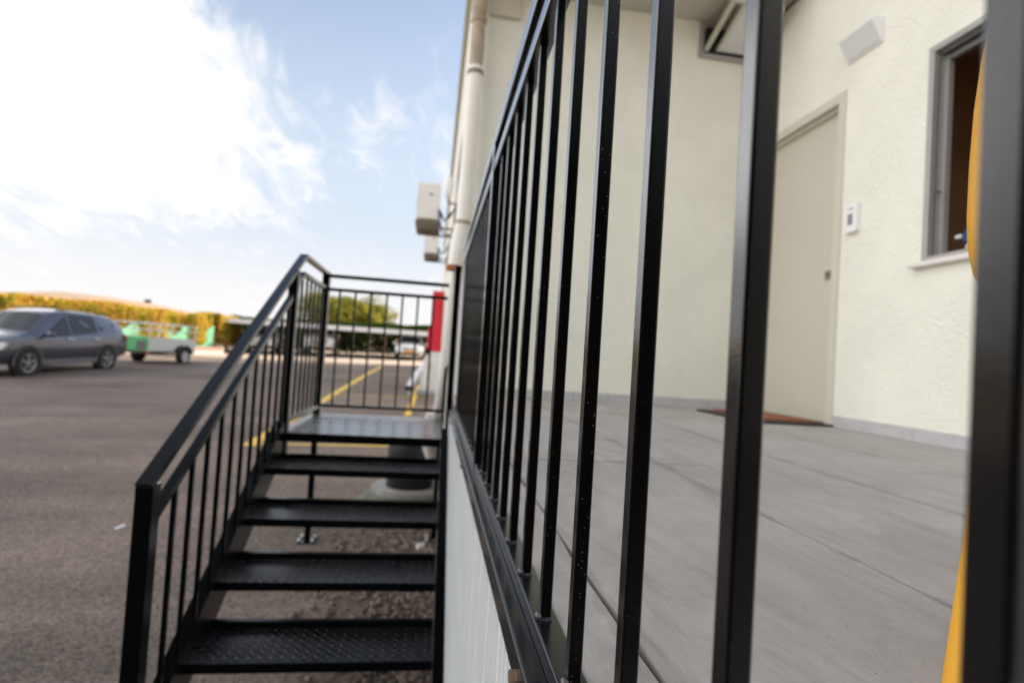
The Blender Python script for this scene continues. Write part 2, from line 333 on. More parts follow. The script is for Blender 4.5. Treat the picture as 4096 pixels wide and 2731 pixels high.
M['trailer_green'] = mat('green_trailer_panel', (0.10, 0.50, 0.18), 0.5, var=0.06, scale=4)
M['trailer_white'] = mat('white_trailer_panel', (0.66, 0.66, 0.62), 0.5, var=0.06, scale=4)
M['galv'] = mat('galvanised_tube', (0.68, 0.69, 0.68), 0.4, 0.2)
M['carport_roof'] = mat('white_carport_sheet', (0.72, 0.73, 0.74), 0.5, var=0.04, scale=2)
M['ochre_post'] = mat('ochre_post', (0.48, 0.27, 0.11), 0.6)
M['dark_post'] = mat('dark_post', (0.05, 0.05, 0.045), 0.6)
M['mint'] = mat('mint_green_fabric', (0.24, 0.60, 0.38), 0.8, var=0.25, scale=0.8)
M['bark'] = mat('bark', (0.10, 0.075, 0.055), 0.95, var=0.3, scale=12)
M['paper'] = mat('white_paper', (0.80, 0.80, 0.80), 0.8)
M['jersey'] = mat('pale_kerb_concrete', (0.72, 0.66, 0.60), 0.9, var=0.08, scale=2)
M['red_band'] = mat('faded_red_band', (0.55, 0.18, 0.13), 0.8, var=0.2, scale=2)

def leaf_mat(name, cols, scale, trans=0.35):
    m = bpy.data.materials.new(name); m.use_nodes = True
    nt = m.node_tree; N = nt.nodes; L = nt.links; N.clear()
    out = N.new('ShaderNodeOutputMaterial')
    tc = N.new('ShaderNodeTexCoord')
    n = N.new('ShaderNodeTexNoise'); n.inputs['Scale'].default_value = scale; n.inputs['Detail'].default_value = 5; n.inputs['Roughness'].default_value = 0.7
    L.new(tc.outputs['Object'], n.inputs['Vector'])
    r = N.new('ShaderNodeValToRGB'); L.new(n.outputs[0], r.inputs[0])
    el = r.color_ramp.elements
    while len(el) < len(cols): el.new(0.5)
    for i, c in enumerate(cols):
        el[i].position = 0.34 + 0.34*i/(len(cols)-1); el[i].color = (*c, 1)
    d = N.new('ShaderNodeBsdfDiffuse'); t = N.new('ShaderNodeBsdfTranslucent'); mx = N.new('ShaderNodeMixShader')
    mx.inputs[0].default_value = trans
    L.new(r.outputs[0], d.inputs[0]); L.new(r.outputs[0], t.inputs[0]); L.new(d.outputs[0], mx.inputs[1]); L.new(t.outputs[0], mx.inputs[2])
    L.new(mx.outputs[0], out.inputs[0])
    return m
M['leaf_gold'] = leaf_mat('golden_leaves', [(0.20, 0.22, 0.03), (0.58, 0.48, 0.07), (0.70, 0.47, 0.09), (0.42, 0.17, 0.04)], 2.0, 0.45)
M['leaf_green'] = leaf_mat('dark_green_leaves', [(0.03, 0.06, 0.015), (0.06, 0.11, 0.02), (0.16, 0.17, 0.03)], 0.9, 0.3)
M['leaf_tree'] = leaf_mat('yellow_green_leaves', [(0.06, 0.06, 0.02), (0.24, 0.25, 0.045), (0.55, 0.50, 0.09)], 1.3, 0.5)
M['leaf_far'] = leaf_mat('far_tree_leaves', [(0.10, 0.09, 0.06), (0.17, 0.14, 0.09)], 0.2, 0.2)

# ------------------------------------------------------------------ mesh helpers
class MB:
    def __init__(s): s.v = []; s.f = []; s.sm = []
    def add(s, vs, fs, smooth=False):
        o = len(s.v); s.v += [tuple(p) for p in vs]
        s.f += [tuple(i+o for i in f) for f in fs]; s.sm += [smooth]*len(fs); return s
    def box(s, x0, x1, y0, y1, z0, z1):
        vs = [(x, y, z) for z in (z0, z1) for y in (y0, y1) for x in (x0, x1)]
        return s.add(vs, [(0, 2, 3, 1), (4, 5, 7, 6), (0, 1, 5, 4), (2, 6, 7, 3), (0, 4, 6, 2), (1, 3, 7, 5)])
    def prism(s, pts, axis, a, b, smooth=False):
        n = len(pts)
        def pt(p, t):
            return {'Z': (p[0], p[1], t), 'Y': (p[0], t, p[1]), 'X': (t, p[0], p[1])}[axis]
        vs = [pt(p, a) for p in pts] + [pt(p, b) for p in pts]
        fs = [(i, (i+1) % n, n+(i+1) % n, n+i) for i in range(n)]
        s.add(vs, fs, smooth); s.add(vs, [tuple(range(n-1, -1, -1)), tuple(range(n, 2*n))]); return s
    def rbox(s, x0, x1, y0, y1, z0, z1, r, axis='Z', seg=3):
        a = {'Z': (x0, x1, y0, y1), 'Y': (x0, x1, z0, z1), 'X': (y0, y1, z0, z1)}[axis]
        t = {'Z': (z0, z1), 'Y': (y0, y1), 'X': (x0, x1)}[axis]
        return s.prism(rrect(*a, r, seg), axis, *t)
    def bar(s, p0, p1, w, h, up=(0, 0, 1)):
        p0, p1 = Vector(p0), Vector(p1); d = (p1-p0).normalized(); u = Vector(up)
        side = d.cross(u).normalized(); u = side.cross(d).normalized()
        vs = [p + side*(w/2*a) + u*(h/2*b) for p in (p0, p1) for a, b in ((-1, -1), (1, -1), (1, 1), (-1, 1))]
        return s.add(vs, [(0, 1, 5, 4), (1, 2, 6, 5), (2, 3, 7, 6), (3, 0, 4, 7), (3, 2, 1, 0), (4, 5, 6, 7)])
    def tube(s, path, r, n=10, cap=True):
        path = [Vector(p) for p in path]; rs = r if isinstance(r, (list, tuple)) else [r]*len(path)
        vs = []; prev = None
        for i, p in enumerate(path):
            d = (path[min(i+1, len(path)-1)] - path[max(i-1, 0)]).normalized()
            ref = Vector((1, 0, 0)) if abs(d.x) < 0.8 else Vector((0, 1, 0))
            a = (ref - d*ref.dot(d)).normalized() if prev is None else (prev - d*prev.dot(d)).normalized()
            prev = a; b = d.cross(a)
            vs += [p + a*(rs[i]*math.cos(2*math.pi*k/n)) + b*(rs[i]*math.sin(2*math.pi*k/n)) for k in range(n)]
        fs = [(i*n+k, i*n+(k+1) % n, (i+1)*n+(k+1) % n, (i+1)*n+k) for i in range(len(path)-1) for k in range(n)]
        s.add(vs, fs, True)
        if cap:
            m = (len(path)-1)*n
            s.add(vs, [tuple(range(n-1, -1, -1)), tuple(range(m, m+n))])
        return s
    def lathe(s, prof, c=(0, 0, 0), axis='Z', n=24, smooth=True):
        vs = []
        for r, t in prof:
            for k in range(n):
                a = 2*math.pi*k/n; x, y = r*math.cos(a), r*math.sin(a)
                q = {'Z': (x, y, t), 'Y': (x, t, y), 'X': (t, x, y)}[axis]
                vs.append((q[0]+c[0], q[1]+c[1], q[2]+c[2]))
        fs = [(i*n+k, i*n+(k+1) % n, (i+1)*n+(k+1) % n, (i+1)*n+k) for i in range(len(prof)-1) for k in range(n)]
        return s.add(vs, fs, smooth)
    def mesh(s, name, material, org=(0, 0, 0)):
        me = bpy.data.meshes.new(name)
        me.from_pydata([(p[0]-org[0], p[1]-org[1], p[2]-org[2]) for p in s.v], [], s.f)
        me.polygons.foreach_set('use_smooth', s.sm)
        me.materials.append(material)
        bm = bmesh.new(); bm.from_mesh(me); bmesh.ops.recalc_face_normals(bm, faces=bm.faces); bm.to_mesh(me); bm.free()
        me.update(); return me
    def build(s, name, material, parent=None, org=None):
        if org is None: org = wloc(parent) if parent else (0, 0, 0)
        o = bpy.data.objects.new(name, s.mesh(name, material, org)); C.objects.link(o)
        if parent: o.parent = parent
        return o
def rrect(a0, a1, b0, b1, r, seg=3):
    pts = []
    for cx, cy, st in ((a1-r, b1-r, 0), (a0+r, b1-r, 90), (a0+r, b0+r, 180), (a1-r, b0+r, 270)):
        for k in range(seg+1):
            t = math.radians(st + 90*k/seg); pts.append((cx+r*math.cos(t), cy+r*math.sin(t)))
    return pts
def wloc(o):
    v = Vector((0, 0, 0))
    while o: v = v + o.location; o = o.parent
    return v
def put(name, me, parent=None, loc=(0, 0, 0)):
    o = bpy.data.objects.new(name, me); C.objects.link(o); o.location = loc
    if parent: o.parent = parent
    return o
def thing(name, label, cat, loc=(0, 0, 0), rz=0.0, group=None):
    o = bpy.data.objects.new(name, None); o.empty_display_size = 0.2; C.objects.link(o)
    o.location = loc; o.rotation_euler = (0, 0, rz); o['label'] = label; o['category'] = cat
    if group: o['group'] = group
    return o
def tag(o, label, cat, group=None):
    o['label'] = label; o['category'] = cat
    if group: o['group'] = group
    return o
def struct(o, label=None):
    o['kind'] = 'structure'
    if label: o['label'] = label
    return o
def gz(x, y):
    y = max(-30, min(45, y))
    return 0.021*max(-30, min(30, x)) + (0.036*y if y < 20 else 0.72+0.026*(y-20))
def quads_object(name, material, cen, nor, size, parent=None, aspect=0.6):
    """many leaf-sized quads"""
    n = len(cen)
    ref = RNG.normal(size=(n, 3)); t = np.cross(nor, ref); t /= np.linalg.norm(t, axis=1)[:, None]+1e-9
    b = np.cross(nor, t); sz = (size*(0.6+0.8*RNG.random(n)))[:, None]
    v = np.stack([cen-t*sz, cen-b*sz*aspect, cen+t*sz, cen+b*sz*aspect], 1).reshape(-1, 3)
    me = bpy.data.meshes.new(name)
    me.vertices.add(4*n); me.vertices.foreach_set('co', v.ravel())
    me.loops.add(4*n); me.loops.foreach_set('vertex_index', np.arange(4*n))
    me.polygons.add(n); me.polygons.foreach_set('loop_start', np.arange(0, 4*n, 4)); me.polygons.foreach_set('loop_total', np.full(n, 4))
    me.materials.append(material); me.update(calc_edges=True); me.validate()
    o = bpy.data.objects.new(name, me); C.objects.link(o)
    if parent: o.parent = parent
    return o

# ------------------------------------------------------------------ ground, lot, markings
def grid_sheet(name, xs, ys, dz, material):
    vs = [(x, y, gz(x, y)+dz) for y in ys for x in xs]; nx = len(xs)
    fs = [(j*nx+i, j*nx+i+1, (j+1)*nx+i+1, (j+1)*nx+i) for j in range(len(ys)-1) for i in range(nx-1)]
    return MB().add(vs, fs, True).build(name, material)
lin = lambda a, b, n: [a+(b-a)*i/(n-1) for i in range(n)]
gx = [-3000, -1200, -500, -200, -90, -50] + lin(-30, 30, 25) + [50, 90, 200, 500, 1200, 3000]
gy = [-3000, -1000, -300, -90, -50] + lin(-30, 45, 31) + [60, 90, 150, 260, 420, 700, 1200, 3000]
struct(grid_sheet('ground', gx, gy, -0.03, M['dirt']))
struct(grid_sheet('parking_lot', lin(-13.5, 8, 12), lin(-14, 27.0, 18), 0.0, M['asphalt']))
def dirt_patch():
    ys = lin(0.9, 4.70, 48); vs = []; n = 6
    for k, y in enumerate(ys):
        xl = -0.50+0.10*math.sin(y*2.3)+0.05*math.sin(y*7.1+1)+random.uniform(-.03, .03)
        if k > 42: xl += (k-42)*0.09
        for i in range(n):
            x = xl+(0.125-xl)*i/(n-1); vs.append((x, y, gz(x, y)+0.005))
    fs = [(j*n+i, j*n+i+1, (j+1)*n+i+1, (j+1)*n+i) for j in range(len(ys)-1) for i in range(n-1)]
    struct(MB().add(vs, fs, True).build('dirt_patch', M['soil']))
dirt_patch()
def road_line(pts, w=0.10):
    m = MB()
    for (x0, y0), (x1, y1) in zip(pts, pts[1:]):
        d = Vector((x1-x0, y1-y0)); n = Vector((-d.y, d.x)).normalized()*w/2
        k = max(2, int(d.length/0.8)); vs = []
        for i in range(k):
            t = i/(k-1); x, y = x0+d.x*t, y0+d.y*t
            for sgn in (-1, 1): vs.append((x+n.x*sgn, y+n.y*sgn, gz(x, y)+0.006))
        m.add(vs, [(2*i, 2*i+1, 2*i+3, 2*i+2) for i in range(k-1)])
    return struct(m.build('road_marking', M['yellow_line']))
road_line([(-2.22, 7.26), (-2.22, 25.0)], 0.16)
road_line([(-2.15, 7.40), (0.12, 7.40)])
road_line([(-2.15, 13.05), (0.12, 13.05)])
road_line([(-2.15, 19.74), (0.12, 19.74)])
road_line([(-0.40, 10.1), (-0.36, 16.0)], 0.11)

# gravel under the stairs: individual small stones, joined
def gravel():
    m = MB()
    ico = [(0, 0, 1), (0.9, 0, 0.2), (0.28, 0.85, 0.2), (-0.72, 0.53, 0.2), (-0.72, -0.53, 0.2), (0.28, -0.85, 0.2), (0, 0, -0.6)]
    fc = [(0, i, i % 5+1) for i in range(1, 6)] + [(6, i % 5+1, i) for i in range(1, 6)]
    for _ in range(9000):
        y = random.uniform(1.2, 4.65); x = random.uniform(-0.72, 0.11)
        if random.random() > (0.05 + 0.95*max(0, (x+0.72)/0.82)**1.6)*(1 if 3.2 < y < 4.5 or x > -0.3 else 0.45): continue
        s = random.choice((0.007, 0.009, 0.011, 0.014, 0.018, 0.024))*random.uniform(0.8, 1.3)
        a = random.uniform(0, 6.28); sx, sy, sz = s*random.uniform(.8, 1.4), s*random.uniform(.7, 1.1), s*random.uniform(.5, .9)
        m.add([(x+math.cos(a)*p[0]*sx-math.sin(a)*p[1]*sy, y+math.sin(a)*p[0]*sx+math.cos(a)*p[1]*sy, gz(x, y)+0.01+p[2]*sz) for p in ico], fc)
    o = m.build('gravel', M['stone']); o['kind'] = 'stuff'; o['label'] = 'loose brown gravel scattered under the black stairs'
gravel()
ws = MB(); ws.rbox(-0.03, 0.03, -0.02, 0.02, 0, 0.028, 0.014)
wso = ws.build('stone', M['white_trim']); wso.location = (-0.0, 3.93, gz(0, 3.93)+0.008); wso.rotation_euler = (0, 0, 0.5)
tag(wso, 'small white stone lying in the gravel below the stair landing', 'stone')
sc = MB(); sc.add([(-.034, -.012, 0), (.034, -.013, .004), (.036, .013, .012), (-.03, .013, .003), (-.034, -.012, .003), (.034, -.013, .007), (.036, .013, .015), (-.03, .013, .006)],
                  [(0, 3, 2, 1), (4, 5, 6, 7), (0, 1, 5, 4), (1, 2, 6, 5), (2, 3, 7, 6), (3, 0, 4, 7)])
sco = sc.build('paper_scrap', M['paper']); sco.location = (-2.16, 4.35, gz(-2.16, 4.35)+0.005); sco.rotation_euler = (0, 0, 1.1)
tag(sco, 'small white paper scrap lying on the bare asphalt', 'litter')

# hill on the horizon
def hill():
    prof = [(-420, 6), (-330, 8), (-260, 13), (-215, 18.5), (-189, 21.0), (-170, 20.3), (-150, 18.6), (-128, 15.2), (-100, 13.6), (-60, 12.0), (0, 10), (80, 9), (200, 8)]
    vs = []; nx = len(prof)
    for k, (f, dy) in enumerate(((0, -90), (0.55, -45), (0.9, -15), (1.0, 0), (0.9, 40), (0, 200))):
        for x, h in prof: vs.append((x, 322+dy+0.08*x, 1.25 + (h-1.5)*f*1.0))
    fs = [(j*nx+i, j*nx+i+1, (j+1)*nx+i+1, (j+1)*nx+i) for j in range(5) for i in range(nx-1)]
    struct(MB().add(vs, fs, True).build('hill', M['hill']))
hill()

# ------------------------------------------------------------------ terrace (setting)
FL = CZ-0.293
XW, YB = 2.464, 4.05           # inner faces of the right wall and of the back wall
terrace = MB().box(0.13, 2.60, -1.6, YB+0.1, -0.3, FL-0.03).build('terrace', M['joint'])
struct(terrace)
def floor_slabs():
    xs = [0.150, 0.232, 0.704, 1.22, 1.735, 2.25, XW-0.012]; ys = [-1.6, 0.02, 1.60, 3.18, YB-0.012]; g = 0.0035
    for i in range(len(xs)-1):
        for j in range(len(ys)-1):
            x0, x1, y0, y1 = xs[i]+g, xs[i+1]-g, ys[j]+g, ys[j+1]-g
            dz = random.uniform(-0.0006, 0.0006)
            n = 14; b = MB(); wob = lambda: random.uniform(-0.004, 0.004)
            ring = [(x0+wob(), y0+(y1-y0)*k/n) for k in range(n)] + [(x0+(x1-x0)*k/4, y1+wob()) for k in range(4)] + \
                   [(x1+wob(), y1-(y1-y0)*k/n) for k in range(n)] + [(x1-(x1-x0)*k/4, y0+wob()) for k in range(4)]
            b.prism(ring[::-1], 'Z', FL-0.028, FL+dz).build('floor_slab', M['concrete'], terrace)
floor_slabs()
# white ribbed cladding on the terrace's outer side
def cladding():
    m = MB(); y = -1.6; prof = []
    k = 0
    while y < 3.9:
        w = 0.030 if k % 4 else 0.046
        for dy, dx in ((0, 0), (w-0.010, 0.0015), (w-0.008, 0.009), (w-0.003, 0.009)): prof.append((0.1105+dx, y+dy))
        y += w; k += 1
    vs = [(x, yy, z) for z in (gz(0, 1)-0.05, CZ-0.345) for x, yy in prof]; n = len(prof)
    m.add(vs, [(i, i+1, n+i+1, n+i) for i in range(n-1)])
    m.build('cladding_panel', M['panel'], terrace)
cladding()

# ------------------------------------------------------------------ building
bld = thing('building', 'cream stucco building with a recessed terrace, beige door and grey window', 'building', (2.5, 4.2, FL))
ZC = CZ+2.77                   # soffit height
ZT = CZ+5.0                   # roof height
DY0, DY1, DZ1 = 3.075, 4.00, CZ+1.82      # door frame outer
WY0, WY1, WZ0, WZ1 = 1.10, 2.485, CZ+0.628, CZ+1.75   # window opening
w = MB()
T = 0.095
def wallbox(y0, y1, z0, z1): w.box(XW, XW+T, y0, y1, z0, z1)
wallbox(DY1, YB+T, FL-0.3, ZT); wallbox(DY0, DY1, DZ1, ZT); wallbox(WY1, DY0, FL-0.3, ZT)
wallbox(WY0, WY1, FL-0.3, WZ0-0.02); wallbox(WY0, WY1, WZ1, ZT); wallbox(-4.0, WY0, FL-0.3, ZT)
w.build('side_wall', M['wall'], bld)
MB().box(0.20, XW, YB, YB+T, FL-0.5, ZC+0.3).build('back_wall', M['wall'], bld)
w = MB(); w.box(0.20, 8.0, YB+T, 26.2, -0.2, ZT); w.build('wing', M['facade'], bld)
MB().box(0.12, 8.1, YB+T, 26.3, ZT, ZT+0.12).build('roof', M['fascia'], bld)
MB().box(XW+T, 8.0, -4.0, YB+T, -0.2, ZT).build('rear_block', M['facade'], bld)
# fascia box over the end of the back wall, white corner strip
MB().box(0.242, 0.475, YB-0.035, YB, CZ+2.555, ZC+0.25).build('fascia_box', M['fascia'], bld)
MB().box(0.155, 0.240, YB-0.02, YB+T, FL-0.5, ZC+0.25).build('corner_strip', M['white_trim'], bld)
# soffit boards
def soffit():
    edges = [0.25, 0.86, 1.47, 2.06, XW]
    for a, b in zip(edges, edges[1:]):
        for y0, y1 in ((3.38, YB),):
            MB().box(a+0.003, b-0.003, y0+0.003, y1-0.003, ZC, ZC+0.02).build('soffit_board', M['soffit'], bld)
    MB().box(0.25, XW, 3.36, YB, ZC+0.023, ZC+0.30).build('canopy', M['fascia'], bld)
    MB().box(XW-0.016, XW, 3.36, YB, ZC-0.028, ZC-0.004).build('shadow_gap_strip', M['alu_dark'], bld)  # dark strip colours in the shadow gap below the soffit
soffit()
def skirting():
    y = -1.6
    for a in lin(-1.6, DY0, 9)[:-1]:
        MB().box(XW-0.012, XW, a+0.0012, a+(DY0+1.6)/8-0.0012, FL, FL+0.068).build('skirting_tile', M['skirting'], bld)
    n = 8; wd = (XW-0.03-0.245)/n
    for i in range(n):
        MB().box(0.245+i*wd+0.0015, 0.245+(i+1)*wd-0.0015, YB-0.012, YB, FL, FL+0.070).build('skirting_tile', M['skirting'], bld)
skirting()
# door
def door():
    d = MB().box(XW+0.055, XW+0.10, DY0+0.055, DY1-0.055, FL+0.012, DZ1-0.055).build('door', M['door'], bld)
    f = MB()
    for a, b in ((DY0, DY0+0.058), (DY1-0.058, DY1)): f.box(XW-0.012, XW+0.12, a, b, FL, DZ1)
    f.box(XW-0.012, XW+0.12, DY0+0.058, DY1-0.058, DZ1-0.060, DZ1)
    f.box(XW+0.028, XW+0.12, DY0+0.058, DY0+0.074, FL, DZ1-0.060)
    f.box(XW+0.028, XW+0.12, DY0+0.074, DY1-0.058, DZ1-0.085, DZ1-0.060)
    f.build('door_frame', M['door_frame'], d)
    MB().box(XW+0.12, XW+0.19, DY0, DY1, FL-0.1, DZ1).build('door_backing', M['door_frame'], d)
    hz = CZ+0.675
    MB().rbox(XW+0.046, XW+0.055, 3.215, 3.268, hz-0.03, hz+0.03, 0.006, 'X').build('lock_plate', M['steel'], d)
    MB().rbox(XW+0.036, XW+0.046, 3.226, 3.246, hz-0.014, hz+0.014, 0.003, 'X').build('latch_knob', M['alu_dark'], d)
    MB().box(XW+0.02, XW+0.028, DY0+0.058, DY0+0.066, hz-0.045, hz+0.025).build('strike', M['steel'], d)
door()
# window in the side wall
def window():
    fr = MB(); a, b, c, d = WY0, WY1, WZ0, WZ1
    x0, x1, t = XW-0.012, XW+0.09, 0.032
    fr.box(x0, x1, b-t, b, c, d); fr.box(x0, x1, a, a+t, c, d); fr.box(x0, x1, a+t, b-t, d-t, d); fr.box(x0, x1, a+t, b-t, c, c+0.022)
    win = fr.build('window', M['alu'], bld)
    r = MB(); r.box(XW+0.012, XW+0.02, b-t-0.004, b-t, c+0.022, d-t)
    r.box(XW+0.02, XW+0.028, a+t, b-t, c+0.022, c+0.034); r.box(XW+0.02, XW+0.028, a+t, b-t, d-t-0.014, d-t); r.build('track', M['alu_dark'], win)
    s = MB(); xs0, xs1 = XW+0.055, XW+0.085
    yb = b-0.006
    s.box(xs0, xs1, yb-0.045, yb, c+0.03, d-0.04); s.build('sash_stile', M['alu'], win)
    MB().box(xs0, xs1, a+t, yb-0.045, d-0.075, d-0.04).build('sash_rail', M['alu_dark'], win)
    kb = MB(); kb.tube([(XW+0.0, b-0.055, CZ+0.98), (XW+0.03, b-0.055, CZ+0.98)], 0.006, 8); kb.build('latch', M['bolt'], win)
    si = MB(); si.rbox(XW-0.045, XW+0.10, a-0.05, b+0.05, WZ0-0.028, WZ0-0.002, 0.006, 'Y'); si.build('sill', M['sill'], win)
    # the room behind: a shallow lined niche
    R = MB(); X2 = XW+1.6
    R.box(X2, X2+0.02, a-0.6, b+0.6, c-0.5, d+0.4); R.box(XW+T+0.003, X2, b+0.6, b+0.62, c-0.5, d+0.4); R.box(XW+T+0.003, X2, a-0.62, a-0.6, c-0.5, d+0.4)
    R.box(XW+T+0.003, X2, a-0.6, b+0.6, d+0.4, d+0.42); R.box(XW+T+0.003, X2, a-0.6, b+0.6, c-0.52, c-0.5)
    R.build('room', M['room'], win)
    MB().box(XW+0.10, XW+T+0.25, a, b, WZ0-0.022, WZ0-0.003).build('inner_sill', M['room'], win)
window()
for o in list(bpy.data.objects):
    if o.name == 'rear_block':
        me = MB()
        me.box(XW+T+2.0, 8.0, -4.0, YB+T, -0.2, ZT); me.box(XW+T, XW+T+2.0, 3.4, YB+T, -0.2, ZT); me.box(XW+T, XW+T+2.0, -4.0, 0.3, -0.2, ZT)
        me.box(XW+T, XW+T+2.0, 0.3, 3.4, -0.2, FL-0.02); me.box(XW+T, XW+T+2.0, 0.3, 3.4, WZ1+0.6, ZT)
        o.data = me.mesh('rear_block', M['facade'], wloc(bld))
# small awning window high in the back wall
def awning():
    x0, x1, z0, z1 = 1.92, 2.40, CZ+2.478, CZ+2.752
    f = MB(); t = 0.028
    f.box(x0, x0+t, YB-0.03, YB, z0, z1); f.box(x1-t, x1, YB-0.03, YB, z0, z1); f.box(x0+t, x1-t, YB-0.03, YB, z0, z0+t); f.box(x0+t, x1-t, YB-0.03, YB, z1-t, z1)
    win = f.build('awning_window', M['alu'], bld)
    MB().box(x0+t, x1-t, YB-0.006, YB, z0+t, z1-t).build('opening', M['rubber'], win)  # solid black panel, its colour stands for the unlit interior
    # sash swung open towards the terrace on side stays
    s = MB(); p = lambda x, y, z: (x, YB-y, z)
    za, zb = z0+0.055, z0+0.20
    s.bar(p(x0+0.05, 0.03, za), p(x0+0.05, 0.42, zb), 0.026, 0.034); s.bar(p(x1-0.05, 0.03, za), p(x1-0.05, 0.42, zb), 0.026, 0.034)
    s.bar(p(x0+0.14, 0.04, za), p(x0+0.14, 0.42, zb), 0.022, 0.026); s.bar(p(x0+0.05, 0.43, zb), p(x1-0.05, 0.43, zb), 0.026, 0.034); s.build('sash', M['door_frame'], win)
    g = MB(); g.add([p(x0+0.150, 0.04, za-0.004), p(x1-0.066, 0.04, za-0.004), p(x1-0.066, 0.41, zb-0.004), p(x0+0.150, 0.41, zb-0.004),
                     p(x0+0.150, 0.04, za+0.002), p(x1-0.066, 0.04, za+0.002), p(x1-0.066, 0.41, zb+0.002), p(x0+0.150, 0.41, zb+0.002)],
                    [(0, 1, 2, 3), (7, 6, 5, 4), (0, 4, 5, 1), (1, 5, 6, 2), (2, 6, 7, 3), (3, 7, 4, 0)])
    g.build('pane', M['lamp_glass'], win)
    st = MB(); st.bar(p(x0+0.03, 0.02, z1-0.05), p(x0+0.03, 0.36, zb+0.03), 0.012, 0.03); st.build('stay', M['steel'], win)
awning()

# ------------------------------------------------------------------ things fixed to or standing by the building
def wall_lamp():
    y0, y1 = 2.80, 3.07; zc = CZ+2.045
    t = thing('wall_lamp', 'white wedge shaped wall lamp on the cream wall above the keypad', 'lamp', (XW, (y0+y1)/2, zc))
    pr = [(XW, zc+0.075), (XW-0.075, zc+0.070), (XW-0.088, zc+0.055), (XW-0.012, zc-0.070), (XW, zc-0.072)]
    m = MB().prism(pr, 'Y', y0, y1); m.build('housing', M['white_plastic'], t)
    a, b = Vector((XW-0.0885, 0, zc+0.050)), Vector((XW-0.0175, 0, zc-0.064)); n = Vector((-(a-b).z, 0, (a-b).x)).normalized()
    if n.x > 0: n = -n
    q = [a*0.96+b*0.04, a*0.05+b*0.95]; vs = []
    for off in (0.0005, 0.003):
        for p in q:
            for yy in (y0+0.018, y1-0.018): vs.append((p.x+n.x*off, yy, p.z+n.z*off))
    MB().add(vs, [(0, 1, 3, 2), (4, 6, 7, 5), (0, 4, 5, 1), (2, 3, 7, 6), (0, 2, 6, 4), (1, 5, 7, 3)]).build('diffuser', M['lamp_glass'], t)
wall_lamp()
def keypad():
    y0, y1, z0, z1 = 2.918, 3.018, CZ+0.890, CZ+1.068
    t = thing('keypad', 'white entry keypad with dark keys beside the beige door', 'keypad', (XW, (y0+y1)/2, z0))
    MB().rbox(XW-0.030, XW, y0, y1, z0, z1, 0.010, 'X').build('case', M['white_plastic'], t)
    key = MB().box(-0.003, 0, -0.008, 0.008, -0.007, 0.007).mesh('key', M['key'])
    for i in range(4):
        for j in range(2):
            put('key', key, t, (-0.030, -0.010+0.021*j, 0.052+0.017*i))
    MB().box(XW-0.0325, XW-0.030, y0+0.030, y1-0.030, z1-0.040, z1-0.034).build('indicator', M['key'], t)
keypad()
def bottle():
    x, y = XW+0.17, 2.375; z = WZ0-0.003
    t = thing('bottle', 'white bottle with a blue flip cap standing inside the grey window', 'bottle', (x, y, z))
    MB().lathe([(0, 0), (0.028, 0), (0.030, 0.01), (0.030, 0.085), (0.022, 0.105), (0.0, 0.107)], (x, y, z), n=16).build('body', M['white_plastic'], t)
    MB().lathe([(0.0, 0.098), (0.038, 0.098), (0.040, 0.105), (0.040, 0.150), (0.034, 0.168), (0, 0.17)], (x, y, z), n=16).build('cap', M['blue_plastic'], t)
    MB().tube([(x-0.02, y+0.04, z+0.14), (x-0.03, y+0.065, z+0.135)], 0.012, 8).build('spout', M['white_plastic'], t)
bottle()
def mat_():
    t = thing('doormat', 'orange brown coir doormat with black rubber border below the beige door', 'doormat', (2.15, 3.42, FL+0.001))
    MB().rbox(1.90, XW-0.03, 3.02, 3.74, FL+0.001, FL+0.012, 0.02, 'Z').build('rubber_border', M['rubber'], t)
    MB().box(2.02, XW-0.05, 3.14, 3.70, FL+0.012, FL+0.022).build('fibre_pad', M['coir'], t)
mat_()
def downpipe():
    x, y = 0.135, 3.93
    t = thing('downpipe', 'cream drainpipe with a rust stained upper joint at the building corner', 'drainpipe', (x, y, CZ))
    MB().tube([(x+0.03, y, CZ+3.2), (x+0.028, y, CZ+2.42)], 0.058, 16).build('upper_elbow', M['pvc_stain'], t)
    MB().tube([(x+0.028, y, CZ+2.43), (x+0.028, y, CZ+2.08)], 0.050, 16).build('stained_socket', M['pvc_stain'], t)
    MB().tube([(x+0.028, y, CZ+2.09), (x+0.012, y, CZ+1.0), (x-0.03, y, CZ+0.62)], 0.054, 16).build('pipe', M['pvc'], t)
    MB().tube([(x-0.030, y, CZ+0.635), (x-0.032, y, CZ+0.60)], 0.060, 16).build('collar', M['rust'], t)
    MB().tube([(x-0.020, y+0.1, CZ+0.60), (x-0.042, y+0.16, CZ+0.0), (x-0.085, y+0.25, CZ-0.50)], 0.033, 16).build('lower_pipe', M['pvc'], t)
    MB().tube([(x-0.10, y+0.30, CZ-0.46), (x-0.11, y+0.30, CZ-0.72), (x-0.09, y+0.30, CZ-0.85)], [0.066, 0.060, 0.030], 16).build('shoe', M['pvc'], t)
    c = MB(); c.tube([(x+0.028, y, CZ+2.06), (x+0.028, y, CZ+2.03)], 0.060, 16); c.box(x-0.01, x+0.08, y+0.03, YB-0.02, CZ+2.035, CZ+2.055)
    c.build('clamp', M['ac_tray'], t)
    MB().tube([(x+0.010, y, CZ+0.96), (x+0.009, y, CZ+0.935)], 0.060, 16).build('clamp', M['pvc_stain'], t)
downpipe()
